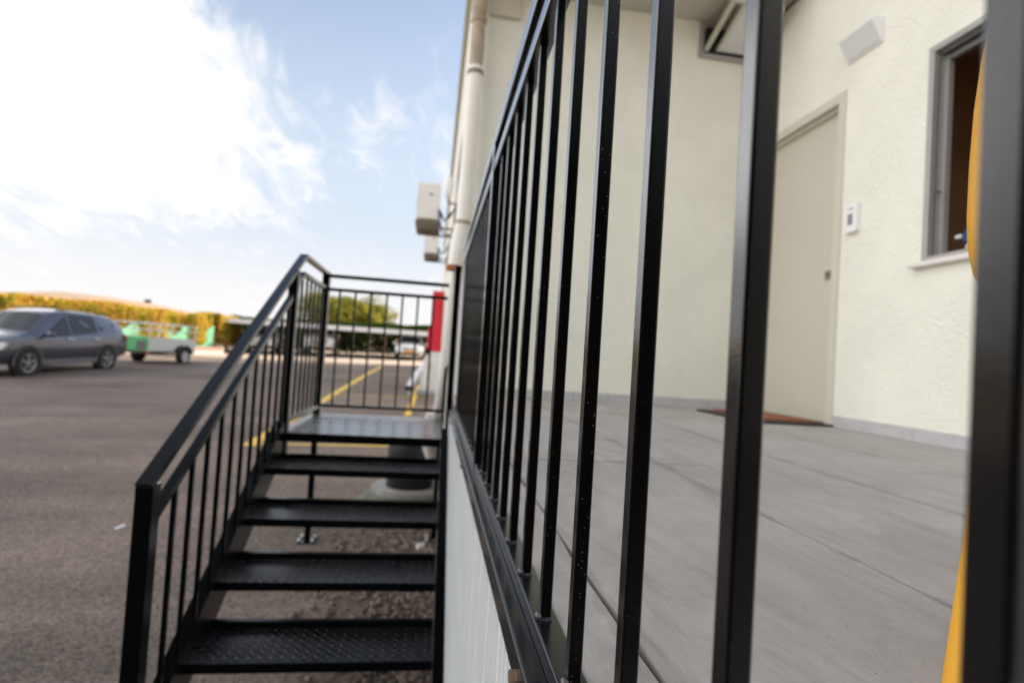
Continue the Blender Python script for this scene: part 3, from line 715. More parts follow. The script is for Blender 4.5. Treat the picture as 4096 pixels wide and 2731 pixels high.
def ac_unit(y, zb, label):
    x1 = -0.06; x0 = x1-0.34
    t = thing('air_conditioner', label, 'air conditioner', (0.2, y, zb), 0, 'air conditioners on the facade')
    MB().rbox(x0, x1, y, y+0.82, zb+0.05, zb+0.62, 0.03, 'X').build('casing', M['ac'], t)
    g = MB()
    for r in (0.06, 0.12, 0.18, 0.23): g.lathe([(r-0.006, x0-0.004), (r+0.006, x0-0.004), (r+0.006, x0-0.012), (r-0.006, x0-0.012), (r-0.006, x0-0.004)], (0, y+0.36, zb+0.33), 'X', 24)
    g.build('fan_grille', M['alu_dark'], t)
    tr = MB().box(x0-0.02, x1+0.02, y-0.02, y+0.84, zb, zb+0.02).build('tray', M['ac_tray'], t)
    for k in range(4):
        MB().box(x0-0.02, x1+0.02, y+0.04+k*0.22, y+0.08+k*0.22, zb-0.035, zb).build('tray_slat', M['ac_tray'], tr)
    MB().box(x0+0.17, x0+0.23, y-0.004, y, zb+0.42, zb+0.45).build('badge', M['key'], t)
    for yy in (y+0.12, y+0.68):
        b = MB(); b.bar((x0, yy, zb-0.05), (0.2, yy, zb-0.05), 0.03, 0.03); b.bar((0.188, yy, zb-0.06), (0.188, yy, zb+0.35), 0.03, 0.02, (1, 0, 0))
        b.build('bracket', M['ac_tray'], t)
    c = MB()
    for k in range(3):
        o = 0.03*k
        c.tube([(x1-0.02, y+0.02, zb+0.16+o), (x1+0.03, y-0.03, zb+0.10+o), (x1+0.08, y-0.05-o, zb+0.02), (x1+0.16, y-0.02, zb+0.16-o), (0.2, y+0.02, zb+0.26+o)], 0.011, 6)
    c.tube([(x1-0.01, y-0.02, zb+0.22), (x1+0.01, y-0.05, zb+0.05), (x1+0.06, y-0.06, zb-0.15), (x1+0.15, y-0.05, zb-0.18), (0.2, y, zb-0.10)], 0.012, 6)
    c.build('hoses', M['cable'], t)
ac_unit(8.46, CZ+2.00, 'larger and nearer cream air conditioner high on the facade beside the drainpipe')
ac_unit(14.0, CZ+2.48, 'smaller and farther cream air conditioner below the larger one on the facade')
def facade_lamp():
    t = thing('facade_lamp', 'white rounded lamp head on the facade right of the larger air conditioner', 'lamp', (0.2, 7.0, CZ+2.0))
    MB().lathe([(0.0, -0.15), (0.03, -0.14), (0.055, -0.05), (0.062, 0.06), (0.05, 0.13), (0, 0.15)], (0.05, 7.0, CZ+2.12), n=16).build('head', M['white_plastic'], t)
    MB().tube([(0.05, 7.0, CZ+1.98), (0.05, 7.02, CZ+1.93), (0.2, 7.02, CZ+1.93)], 0.014, 8).build('arm', M['ac_tray'], t)
facade_lamp()
def cable():
    m = MB(); m.tube([(0.195-0.02*math.sin(k*0.9), 4.5+k*1.2, CZ+2.6-0.06*math.sin(k*1.7)) for k in range(17)], 0.014, 6)
    tag(m.build('cable', M['cable']), 'dark cable run along the facade behind the drainpipe', 'cable')
cable()
def kiosk():
    y = 13.72; g0 = gz(0, y)
    t = thing('service_kiosk', 'red upright cabinet on a white pedestal beside the facade', 'cabinet', (0.0, y, g0))
    MB().rbox(-0.12, 0.175, y, y+0.32, CZ+0.045, CZ+1.55, 0.012, 'Z').build('red_cabinet', M['red'], t)
    MB().rbox(-0.185, -0.122, y+0.06, y+0.26, CZ+0.10, CZ+0.62, 0.01, 'Z').build('side_box', M['red'], t)
    pr = [(-0.235, g0+0.10), (0.14, g0+0.10), (0.16, CZ+0.043), (-0.10, CZ+0.043), (-0.16, CZ-0.10), (-0.20, CZ-0.16)]
    MB().prism(pr, 'Y', y+0.02, y+0.36).build('pedestal', M['white_enamel'], t)
    MB().rbox(-0.24, -0.10, y-0.03, y+0.0195, g0+0.10, CZ-0.14, 0.01, 'Z').build('front_post', M['white_enamel'], t)
    MB().box(-0.36, 0.18, y-0.12, y+0.6, g0, g0+0.10).build('base_slab', M['grey_slab'], t)
    st = MB(); st.add([(-0.075, y+0.018, CZ-0.36), (-0.015, y+0.018, CZ-0.36), (-0.045, y+0.018, CZ-0.29), (-0.075, y+0.0199, CZ-0.36), (-0.015, y+0.0199, CZ-0.36), (-0.045, y+0.0199, CZ-0.29)],
                      [(0, 1, 2), (5, 4, 3), (0, 3, 4, 1), (1, 4, 5, 2), (2, 5, 3, 0)]); st.build('warning_sticker', M['sticker'], t)
    b = thing('barrier_beam', 'white steel beam with black end cap sloping beside the white pedestal', 'beam', (-0.5, 13.2, gz(-0.5, 13.2)))
    MB().bar((-0.545, 13.25, CZ-0.86), (-0.27, 15.3, CZ-0.36), 0.12, 0.11).build('beam', M['white_enamel'], b)
    MB().bar((-0.553, 13.19, CZ-0.875), (-0.545, 13.25, CZ-0.86), 0.124, 0.114).build('end_cap', M['rubber'], b)
    sp = MB(); sp.bar((-0.52, 13.45, gz(0, 13.4)-0.02), (-0.52, 13.45, CZ-0.86), 0.05, 0.05, (0, 1, 0)); sp.bar((-0.30, 15.1, gz(0, 15.1)-0.02), (-0.30, 15.1, CZ-0.45), 0.05, 0.05, (0, 1, 0))
    sp.build('support', M['white_enamel'], b)
kiosk()
def manhole():
    x, y = -0.13, 4.78; g0 = gz(x, y)
    t = thing('manhole_riser', 'black pipe riser on a pale concrete manhole ring under the landing', 'manhole', (x, y, g0))
    MB().lathe([(0.52, -0.02), (0.36, 0.16), (0.0, 0.16)], (x, y, g0), n=40).build('cone', M['manhole'], t)
    MB().lathe([(0, 0.16), (0.31, 0.16), (0.315, 0.17), (0.315, 0.205), (0.305, 0.215), (0.0, 0.215)], (x, y, g0), n=40).build('ring', M['ring'], t)
    MB().lathe([(0.0, 0.215), (0.198, 0.215), (0.198, 0.74), (0.18, 0.76), (0, 0.76)], (x, y, g0), n=40).build('riser', M['drum'], t)
    d = MB(); a0, a1 = -1.45, -0.55; vs = []
    for k in range(11):
        a = a0+(a1-a0)*k/10
        for r, z in ((0.382, 0.140), (0.452, 0.060)): vs.append((x+(r+0.004)*math.cos(a), y+(r+0.004)*math.sin(a), g0+z))
    d.add(vs, [(2*k, 2*k+1, 2*k+3, 2*k+2) for k in range(10)], True); d.build('paint_daub', M['yellow_daub'], t)
manhole()

# yellow chair behind the near baluster
def chair():
    k = 0.94; x, y = 0.93*k, 0.50*k
    t = thing('chair', 'yellow plastic chair on the terrace at the right edge of the picture', 'chair', (x, y, FL))
    pr = []
    for zz, xx in ((0.100, 0.605), (0.108, 0.583), (0.120, 0.567), (0.145, 0.5555), (0.18, 0.5525), (0.24, 0.5535), (0.30, 0.558), (0.36, 0.568), (0.40, 0.580), (0.43, 0.60), (0.445, 0.63)):
        pr.append((xx*k, CZ+zz*k))
    full = pr + [(2*x-a, b) for a, b in pr[::-1]]
    m = MB(); n = len(full); vs = []
    for dy, ins in ((-0.012, 0.006), (-0.008, 0.0), (0.004, 0.0), (0.010, 0.006)):
        for a, b in full:
            f = (a-x)/0.36
            vs.append((x+(a-x)*(1-ins/0.36), y+dy+0.05*(1-min(1, f*f)), (b-(CZ+0.28))*(1-ins/0.2)+CZ+0.28))
    m.add(vs, [(q*n+i, q*n+(i+1) % n, (q+1)*n+(i+1) % n, (q+1)*n+i) for q in range(3) for i in range(n)], True)
    m.add(vs, [tuple(range(n-1, -1, -1)), tuple(range(3*n, 4*n))]); m.build('backrest', M['yellow_plastic'], t)
    MB().rbox(x-0.25, x+0.25, y-0.42, y-0.02, FL+0.38, FL+0.405, 0.06, 'Z').build('seat', M['yellow_plastic'], t)
    for sx in (-1, 1):
        MB().tube([(x+sx*0.275, y, CZ+0.15), (x+sx*0.302, y, CZ+0.02), (x+sx*0.318, y, CZ-0.085), (x+sx*0.330, y, CZ-0.18), (x+sx*0.345, y, FL)], [0.012, 0.014, 0.016, 0.017, 0.017], 14).build('leg', M['yellow_plastic'], t)
        MB().tube([(x+sx*0.23, y-0.38, FL+0.38), (x+sx*0.28, y-0.43, FL)], 0.016, 10).build('leg', M['yellow_plastic'], t)
chair()

# ------------------------------------------------------------------ terrace railing
def terrace_railing():
    t = thing('railing', 'black steel terrace railing with square balusters crossing the foreground', 'railing', (0.145, 1.5, FL))
    TOP = CZ+0.513
    zb = CZ-0.29
    MB().rbox(0.130, 0.160, -0.55, 3.165, CZ-0.311, zb, 0.003, 'Y').build('bottom_rail', M['satin'], t)
    MB().rbox(0.1084, 0.165, -0.55, 3.165, CZ-0.3485, CZ-0.3112, 0.004, 'Y').build('edge_beam', M['satin'], t)
    MB().rbox(0.130, 0.160, -0.55, 3.165, TOP, TOP+0.030, 0.003, 'Y').build('middle_rail', M['black'], t)
    MB().rbox(0.130, 0.170, -0.55, 3.165, CZ+0.596, CZ+0.635, 0.004, 'Y').build('top_rail', M['black'], t)
    b = 0.0130
    me = MB().rbox(-b/2, b/2, -b/2, b/2, 0, TOP-zb, 0.0018, 'Z', 3).mesh('baluster', M['black'])
    wd = MB()
    wd.lathe([(0, -0.002), (0.004, 0), (0.0045, 0.004), (0.003, 0.007), (0, 0.008)], (-b/2-0.002, -b/2+0.002, 0), n=8)
    wd.bar((-b/2, -b/2-0.001, 0.001), (b/2, -b/2-0.001, 0.001), 0.004, 0.003)
    wme = wd.mesh('weld', M['weld'])
    pitch = 0.1262; xc = 0.1443
    for k in range(-4, 25):
        y = 0.2303 + pitch*(k-1) + b/2
        if k in (11,): continue
        if k == 0: y += 0.0075
        if y > 3.12: break
        o = put('baluster', me, t, (xc-0.145, y-1.5, zb-FL))
        put('weld', wme, o, (0, 0, 0))
    MB().rbox(0.1275, 0.1625, 1.492, 1.527, CZ-0.345, CZ+0.597, 0.003, 'Z').build('post', M['black'], t)
    MB().rbox(0.1275, 0.1625, -0.50, -0.465, CZ-0.345, CZ+0.597, 0.003, 'Z').build('post', M['black'], t)
    bo = MB().lathe([(0, -0.008), (0.007, -0.008), (0.007, 0), (0, 0)], axis='X', n=6, smooth=False).mesh('bolt', M['bolt'])
    for y in (0.575, 1.66, 2.7): put('bolt', bo, t, (0.1084-0.145, y-1.5, CZ-0.333-FL))
terrace_railing()

# ------------------------------------------------------------------ staircase
def staircase():
    t = thing('staircase', 'black open tread steel staircase with landing and its own railing', 'staircase', (-0.36, 3.0, gz(-0.36, 3.0)))
    ZL = CZ-0.48; XL, XR = -0.772, 0.070
    # landing
    ld = MB().box(XL-0.05, XR+0.02, 3.14, 4.10, ZL-0.005, ZL).build('landing_plate', M['tread'], t)
    f = MB(); h = 0.045
    f.box(XL-0.05, XR+0.02, 3.115, 3.14, ZL-h, ZL+0.001); f.box(XL-0.05, XR+0.02, 4.08, 4.105, ZL-h, ZL-0.006)
    f.box(XL-0.05, XL-0.02, 3.14, 4.08, ZL-h, ZL-0.006); f.box(XR-0.005, XR+0.02, 3.14, 4.08, ZL-h, ZL-0.006)
    f.build('landing_frame', M['satin'], t)
    # treads: folded pans
    tr = [(2.856, -0.647), (2.569, -0.810), (2.277, -0.968), (2.015, -1.137), (1.735, -1.300)]
    for y, z in tr:
        z = CZ+z+0.030; D = 0.262
        m = MB()
        pan = MB().box(XL-0.0015, XR-0.0005, y+0.004, y+D-0.012, z-0.004, z).build('tread', M['tread'], t)
        n = MB(); n.box(XL-0.0015, XR-0.0005, y, y+0.004, z-0.032, z+0.001)
        n.box(XL-0.0015, XR-0.0005, y+D-0.012, y+D-0.006, z-0.004, z+0.026); n.box(XL-0.0015, XR-0.0005, y+D-0.006, y+D+0.010, z+0.021, z+0.026)
        n.build('tread_edge', M['satin'], pan)
    # stringers: channels following the pitch
    sl = 0.595
    ln = lambda y, off: CZ-0.48 + (y-3.12)*sl + off
    def channel(xw, side):
        m = MB(); y0, y1 = 1.05, 3.12
        for a, b, u, v in ((0.055, -0.125, xw-0.004, xw+0.004),):
            m.prism([(y0, ln(y0, a)), (y0, ln(y0, b)), (y1, ln(y1, b)), (y1, ln(y1, a))], 'X', u, v)
        for zc in (0.058, -0.128):
            x0, x1 = (xw-0.050, xw+0.004) if side < 0 else (xw-0.004, xw+0.034)
            m.prism([(y0, ln(y0, zc-0.003)), (y1, ln(y1, zc-0.003)), (y1, ln(y1, zc+0.003)), (y0, ln(y0, zc+0.003))], 'X', x0, x1)
        return m.build('stringer', M['satin'], t)
    channel(XL-0.006, -1); channel(XR+0.004, 1)
    # legs of the landing
    for x in (-0.80, 0.088):
        g0 = gz(x, 4.09)
        lg = MB().rbox(x-0.02, x+0.02, 4.07, 4.11, g0+0.006, ZL-0.0465, 0.003, 'Z').build('leg', M['satin'], t)
        MB().box(x-0.06, x+0.06, 4.03, 4.15, g0+0.001, g0+0.008).build('base_plate', M['satin'], lg)
        nb = MB()
        for dx in (-0.045, 0.045):
            for dy in (-0.045, 0.045): nb.lathe([(0, 0.03), (0.010, 0.03), (0.012, 0.008), (0, 0.008)], (x+dx, 4.09+dy, g0), n=8)
        nb.build('anchor_bolts', M['zinc'], lg)
    # outer railing: flight and landing
    XS = -0.800
    def xs(y): return float(np.interp(y, [1.65, 3.355, 4.09], [-0.770, -0.792, -0.800]))
    P0, P1, P2 = (1.655, -0.425), (3.355, 0.520), (4.09, 0.520)
    def rail(name, dz, wd, hh):
        m = MB()
        q = [Vector((xs(P0[0]), P0[0], CZ+P0[1]+dz)), Vector((xs(P1[0]), P1[0], CZ+P1[1]+dz)), Vector((xs(P2[0]), P2[0], CZ+P2[1]+dz))]
        vs = []
        ups = [Vector((0, -math.sin(0.507), math.cos(0.507)))*1.0]*1 + [Vector((0, -math.sin(0.25), math.cos(0.25)))/math.cos(0.25)] + [Vector((0, 0, 1))]
        for p, u in zip(q, ups):
            for a, b in ((-1, -1), (1, -1), (1, 1), (-1, 1)): vs.append(p+Vector((wd/2*a, 0, 0))+u*(hh/2*b))
        fs = [(4*k+i, 4*k+(i+1) % 4, 4*k+4+(i+1) % 4, 4*k+4+i) for k in range(2) for i in range(4)] + [(3, 2, 1, 0), (8, 9, 10, 11)]
        m.add(vs, fs); return m.build(name, M['satin'], t)
    rail('handrail', 0.004, 0.044, 0.020)
    fl = MB(); ya, yb_ = 1.665, 3.15
    fl.bar((xs(ya), ya, CZ+P0[1]+0.556*(ya-P0[0])-0.132), (xs(yb_), yb_, CZ+P0[1]+0.556*(yb_-P0[0])-0.132), 0.028, 0.024)
    fl.build('lower_rail', M['satin'], t)
    ll = MB(); ll.bar((xs(3.18), 3.18, CZ+P0[1]+0.556*(3.18-P0[0])-0.104), (xs(3.355), 3.355, CZ+P1[1]-0.104), 0.028, 0.024); ll.bar((xs(3.35), 3.35, CZ+P1[1]-0.103), (xs(4.09), 4.07, CZ+P1[1]-0.103), 0.0275, 0.024)
    ll.build('lower_rail', M['satin'], t)
    def hz(y): return CZ + (P0[1]+(P1[1]-P0[1])*(y-P0[0])/(P1[0]-P0[0]) if y < P1[0] else P1[1])
    pm = lambda y, z0, z1, hw=0.021: MB().rbox(xs(y)-hw, xs(y)+hw, y-hw, y+hw, z0, z1, 0.003, 'Z').build('post', M['satin'], t)
    pm(1.682, gz(XS, 1.68), hz(1.682)-0.008, 0.024); pm(3.165, ZL-0.12, hz(3.165)-0.008, 0.025); pm(4.09, ZL-0.0455, CZ+0.534, 0.025)
    # flight balusters
    b = 0.0145
    for y in [1.740, 1.857, 1.977, 2.098, 2.22, 2.345, 2.47, 2.595, 2.72, 2.845, 2.97, 3.085]:
        MB().rbox(xs(y)-b/2, xs(y)+b/2, y-b/2, y+b/2, ln(y, 0.055), hz(y)-0.138, 0.0015, 'Z', 2).build('baluster', M['satin'], t)
    for y in (3.262, 3.36, 3.484, 3.602, 3.722, 3.850, 3.968):
        MB().rbox(xs(y)-b/2, xs(y)+b/2, y-b/2, y+b/2, ZL+0.065, hz(y)-0.110, 0.0015, 'Z', 2).build('baluster', M['satin'], t)
    MB().rbox(xs(3.6)-0.015, xs(3.6)+0.015, 3.186, 4.069, ZL+0.040, ZL+0.068, 0.002, 'Y').build('bottom_rail', M['satin'], t)
    # railing across the back of the landing
    yb = 4.09
    bx = -0.774
    MB().rbox(bx, 0.085, yb-0.015, yb+0.015, CZ+0.497, CZ+0.522, 0.002, 'X').build('top_rail', M['satin'], t)
    MB().rbox(bx, 0.085, yb-0.013, yb+0.013, CZ+0.401, CZ+0.424, 0.002, 'X').build('middle_rail', M['satin'], t)
    MB().rbox(bx, 0.085, yb-0.013, yb+0.013, CZ-0.432, CZ-0.412, 0.002, 'X').build('bottom_rail', M['satin'], t)
    for i in range(7):
        x = -0.700+0.1118*i
        MB().rbox(x-b/2, x+b/2, yb-b/2, yb+b/2, CZ-0.413, CZ+0.402, 0.0015, 'Z', 2).build('baluster', M['satin'], t)
    MB().rbox(0.086, 0.110, yb-0.014, yb+0.014, ZL-0.044, CZ+0.522, 0.002, 'Z').build('post', M['satin'], t)
    # newel where the flight meets the terrace
    MB().rbox(0.0905, 0.1265, 3.176, 3.212, ZL-0.12, CZ+0.515, 0.003, 'Z').build('post', M['satin'], t)
    fx = MB(); 
    for y in (1.5, 2.1, 2.75): fx.lathe([(0, -0.004), (0.008, -0.004), (0.008, 0.006), (0, 0.006)], (XR+0.040, y, ln(y, 0.0)), 'X', 6, False)
    fx.build('fixing_bolts', M['zinc'], t)
staircase()

# ------------------------------------------------------------------ vehicles
SUV = [(-2.40, .55, .92, .70, .98), (-2.33, .40, 1.0, .85, 1.10), (-2.08, .36, 1.12, .915, 1.44), (-1.75, .32, 1.12, .935, 1.58), (-1.0, .30, 1.06, .94, 1.66),
       (-.2, .29, 1.01, .94, 1.685), (.40, .29, .99, .94, 1.60), (1.18, .29, 1.0, .935, 1.09), (1.55, .31, .97, .93, 1.04), (2.0, .33, .90, .90, .95), (2.22, .36, .80, .80, .84), (2.30, .45, .66, .64, .69)]
def car(name, label, loc, rz, paint, sx=1.0, sy=1.0, sz=1.0, group=None, detail=True):
    t = thing(name, label, 'car', loc, rz, group)
    st = [(a*sx, b*sz, c*sz, d*sy, e*sz) for a, b, c, d, e in SUV]
    def gw(s, up):          # glasshouse half width
        tall = min(1.0, max(0.0, (s[4]-s[2])/(0.5*sz)))
        return (s[3]-0.055) if not up else s[3]*(0.93-0.25*tall)
    rings = []
    for s in st:
        x, zl, zb, w_, zt = s; zm = zl+(zb-zl)*0.55
        half = [(0, zl), (w_*.82, zl), (w_*.97, zl+.07), (w_, zm), (w_*.985, zb-.06), (w_*.955, zb), (gw(s, 0), zb+.008), (gw(s, 1), max(zb+.012, zt-.055)), (gw(s, 1)-.11, max(zb+.016, zt-.008)), (0, zt+.012)]
        rings.append([(x, y, z) for y, z in half] + [(x, -y, z) for y, z in half[-2:0:-1]])
    n = len(rings[0]); vs = [p for r in rings for p in r]
    fs = [(k*n+i, k*n+(i+1) % n, (k+1)*n+(i+1) % n, (k+1)*n+i) for k in range(len(rings)-1) for i in range(n)]
    m = MB().add(vs, fs, True); m.add(vs, [tuple(range(n)), tuple(range((len(rings)-1)*n, len(rings)*n))[::-1]])
    m.build('body', paint, t, (0, 0, 0))
    def at(x):
        for a, b in zip(st, st[1:]):
            if a[0] <= x <= b[0]:
                k = (x-a[0])/(b[0]-a[0]); return tuple(a[i]+(b[i]-a[i])*k for i in range(5))
    def side_win(x0, x1, l0, l1, h0, h1, sgn):
        m = MB(); N_ = 7; vs = []
        for k in range(N_):
            x = (x0+(x1-x0)*k/(N_-1))*sx; s = at(x); u = k/(N_-1)
            za, zb_ = s[2]+.03, s[4]-.085
            for f in (l0+(l1-l0)*u, h0+(h1-h0)*u):
                z = za+(zb_-za)*f; q = (z-(s[2]+.008))/max(1e-3, (s[4]-.055)-(s[2]+.008))
                y = gw(s, 0)+(gw(s, 1)-gw(s, 0))*q
                vs.append((x, sgn*(y+.007), z))
        m.add(vs, [(2*k, 2*k+1, 2*k+3, 2*k+2) for k in range(N_-1)], True); m.build('side_window', M['car_glass'], t, (0, 0, 0))
    for sgn in (1, -1):
        side_win(0.92, -0.02, 0.0, 0.0, 0.12, 0.97, sgn); side_win(-0.12, -1.02, 0.02, 0.06, 0.97, 0.93, sgn); side_win(-1.12, -1.78, 0.10, 0.45, 0.90, 0.62, sgn)
    s0, s1 = at(.46*sx), at(1.12*sx)
    ws_ = MB(); vs = []
    for x, s in ((.47*sx, s0), (1.12*sx, s1)):
        for f in (-1, -.6, 0, .6, 1): vs.append((x, f*(gw(s, 1)-.10), s[4]+.022-.03*f*f))
    ws_.add(vs, [(i, i+1, i+6, i+5) for i in range(4)], True); ws_.build('windscreen', M['car_glass'], t, (0, 0, 0))
    s0, s1 = at(-2.05*sx), at(-2.30*sx)
    rw = MB(); rw.add([(-2.11*sx, .60*sy, 1.42*sz), (-2.11*sx, -.60*sy, 1.42*sz), (-2.335*sx, -.66*sy, 1.13*sz), (-2.335*sx, .66*sy, 1.13*sz)], [(0, 1, 2, 3)]); rw.build('rear_window', M['car_glass'], t, (0, 0, 0))
    for sgn in (1, -1):
        y = sgn*.93*sy
        hl = MB(); hl.add([(2.235*sx, sgn*.74*sy, .80*sz), (2.02*sx, sgn*.912*sy, .88*sz), (1.90*sx, sgn*.925*sy, .83*sz), (2.05*sx, sgn*.908*sy, .70*sz), (2.27*sx, sgn*.70*sy, .68*sz), (2.30*sx, sgn*.52*sy, .72*sz), (2.245*sx, sgn*.52*sy, .81*sz)], [(0, 1, 2, 3, 4, 5, 6)])
        hl.build('headlight', M['head'], t, (0, 0, 0))
        fl = MB(); fl.lathe([(0, 0), (.07, 0), (.07, .02), (0, .02)], (2.24*sx, sgn*.66*sy, .50*sz), 'X', 12, False); fl.build('fog_light', M['head'], t, (0, 0, 0))
        tl = MB(); tl.add([(-2.02*sx, sgn*.945*sy, 1.04*sz), (-2.16*sx, sgn*.935*sy, .86*sz), (-2.43*sx, sgn*.78*sy, .86*sz), (-2.40*sx, sgn*.82*sy, 1.06*sz)], [(0, 1, 2, 3)])
        tl.build('tail_light', M['tail'], t, (0, 0, 0))
        mi = MB(); mi.lathe([(0, -.11), (.05, -.10), (.075, -.03), (.075, .06), (.04, .11), (0, .115)], (.86*sx, sgn*(.94*sy+.09), 1.07*sz), 'Y', 12)
        mo = mi.build('mirror', paint, t, (0, 0, 0))
        MB().bar((.88*sx, sgn*.88*sy, 1.02*sz), (.86*sx, sgn*(.94*sy+.05), 1.03*sz), .05, .05).build('mirror_stalk', M['car_trim'], mo, (0, 0, 0))
        for hx in (.06, -.92):
            MB().tube([(hx*sx-.12, sgn*(.945*sy), .935*sz), (hx*sx, sgn*(.945*sy+.025), .94*sz), (hx*sx+.12, sgn*(.945*sy), .935*sz)], .024, 8).build('door_handle', M['chrome'], t, (0, 0, 0))
        MB().prism([(-.92*sx, .26*sz), (.92*sx, .26*sz), (.90*sx, .42*sz), (-.90*sx, .42*sz)], 'Y', min(sgn*.90*sy, sgn*.952*sy), max(sgn*.90*sy, sgn*.952*sy)).build('sill_cladding', M['clad'], t, (0, 0, 0))
        for wx in (1.35, -1.35):
            R_ = .355*min(sz, 1.05); cx = wx*sx; cz = R_
            a = MB(); pts = []
            for k in range(17):
                an = math.radians(-8+196*k/16)
                pts.append((math.cos(an), math.sin(an)))
            vs = []
            for c, s_ in pts:
                for r in (R_+.095, R_+.045): vs.append((cx+r*c, sgn*(.948*sy), cz+r*s_))
                vs.append((cx+(R_+.045)*c, sgn*(.86*sy), cz+(R_+.045)*s_))
            a.add(vs, [f for k in range(16) for f in ((3*k, 3*k+1, 3*k+4, 3*k+3), (3*k+1, 3*k+2, 3*k+5, 3*k+4))], True); a.build('wheel_arch', M['clad'], t, (0, 0, 0))
            MB().lathe([(0, .946*sy*sgn), (R_+.047, .946*sy*sgn), (R_+.047, .80*sy*sgn), (0, .80*sy*sgn)], (cx, 0, cz+.0), 'Y', 28, False).build('wheel_well', M['rubber'], t, (0, 0, 0))
            y0, y1 = sgn*.80*sy, sgn*(.965*sy)
            wheel = MB().lathe([(R_*.60, y0), (R_*.94, y0), (R_, y0+sgn*.03), (R_, y1-sgn*.03), (R_*.94, y1), (R_*.66, y1+sgn*.004), (R_*.64, y1-sgn*.03)], (cx, 0, cz), 'Y', 28).build('wheel', M['rubber'], t, (0, 0, 0))
            rm = MB(); rm.lathe([(R_*.655, y1-sgn*.004), (R_*.60, y1), (R_*.57, y1-sgn*.02)], (cx, 0, cz), 'Y', 28); rm.lathe([(0, y1-sgn*.005), (.05, y1-sgn*.006), (.06, y1-sgn*.02)], (cx, 0, cz), 'Y', 14)
            for k in range(5):
                an = 2*math.pi*k/5+.3
                for da in (-.13, .13):
                    rm.bar((cx+.03*math.cos(an), y1-sgn*.012, cz+.03*math.sin(an)), (cx+R_*.60*math.cos(an+da), y1-sgn*.010, cz+R_*.60*math.sin(an+da)), .028, .02, (0, 1, 0))
            rm.build('rim', M['rim'], wheel, (0, 0, 0))
            MB().lathe([(0, y1-sgn*.06), (R_*.62, y1-sgn*.06)], (cx, 0, cz), 'Y', 20, False).build('brake_disc', M['car_trim'], wheel, (0, 0, 0))
    gr = MB().add([(2.262*sx, .50*sy, .80*sz), (2.262*sx, -.50*sy, .80*sz), (2.325*sx, -.42*sy, .58*sz), (2.325*sx, .42*sy, .58*sz)], [(0, 1, 2, 3)]).build('grille', M['car_trim'], t, (0, 0, 0))
    for k in range(3):
        z = (.625+.065*k)*sz; MB().box((2.335-.02*k)*sx-.03, (2.335-.02*k)*sx, -.44*sy, .44*sy, z, z+.022).build('grille_bar', M['chrome'], gr, (0, 0, 0))
    MB().rbox(2.345*sx-.03, 2.345*sx, -.26, .26, .47*sz, .58*sz, .008, 'X').build('number_plate', M['plate'], t, (0, 0, 0))
    MB().prism([(-.62*sy, .28*sz), (.62*sy, .28*sz), (.66*sy, .46*sz), (-.66*sy, .46*sz)], 'X', 2.20*sx, 2.325*sx).build('bumper_trim', M['car_trim'], t, (0, 0, 0))
    MB().rbox(-2.42*sx, -2.40*sx, -.26, .26, .78*sz, .89*sz, .008, 'X').build('number_plate', M['plate'], t, (0, 0, 0))
    for sgn in (1, -1):
        MB().tube([(.25*sx, sgn*.60*sy, 1.665*sz), (-.4*sx, sgn*.61*sy, 1.72*sz), (-1.3*sx, sgn*.60*sy, 1.675*sz), (-1.75*sx, sgn*.58*sy, 1.60*sz)], .017, 6).build('roof_rail', M['car_trim'], t, (0, 0, 0))
    return t
cars = 'cars parked around the lot'
fx, fy, rx, ry = -9.88, 15.03, -9.56, 17.75
hd = math.atan2(fy-ry, fx-rx); cx, cy = (fx+rx)/2, (fy+ry)/2
off = Vector((math.cos(hd-math.pi/2), math.sin(hd-math.pi/2)))*0.93
cl = (cx+off.x, cy+off.y)
o = car('parked_car', 'dark grey sport utility car parked on the asphalt at the left edge', (cl[0], cl[1], gz(*cl)-0.01), hd, M['car_grey'], group=cars)
o.rotation_euler = (math.atan(0.021)*-1, math.atan(0.036), hd)
car('parked_car', 'white hatchback with a yellow plate under the right end of the carport', (-1.42, 34.6, gz(-1.42, 34.6)), -math.pi/2, M['car_white'], 0.86, 0.92, 0.86, cars)
car('parked_car', 'tall white car in the middle of the carport beside the corner stair post', (-7.0, 35.8, gz(-7.0, 35.8)), -math.pi/2+0.12, M['car_cream'], 0.95, 0.98, 1.12, cars)
car('parked_car', 'low white car at the left end of the carport behind the stair rail', (-10.35, 36.0, gz(-10.35, 36.0)), -math.pi/2+0.1, M['car_white'], 0.90, 0.98, 0.92, cars)

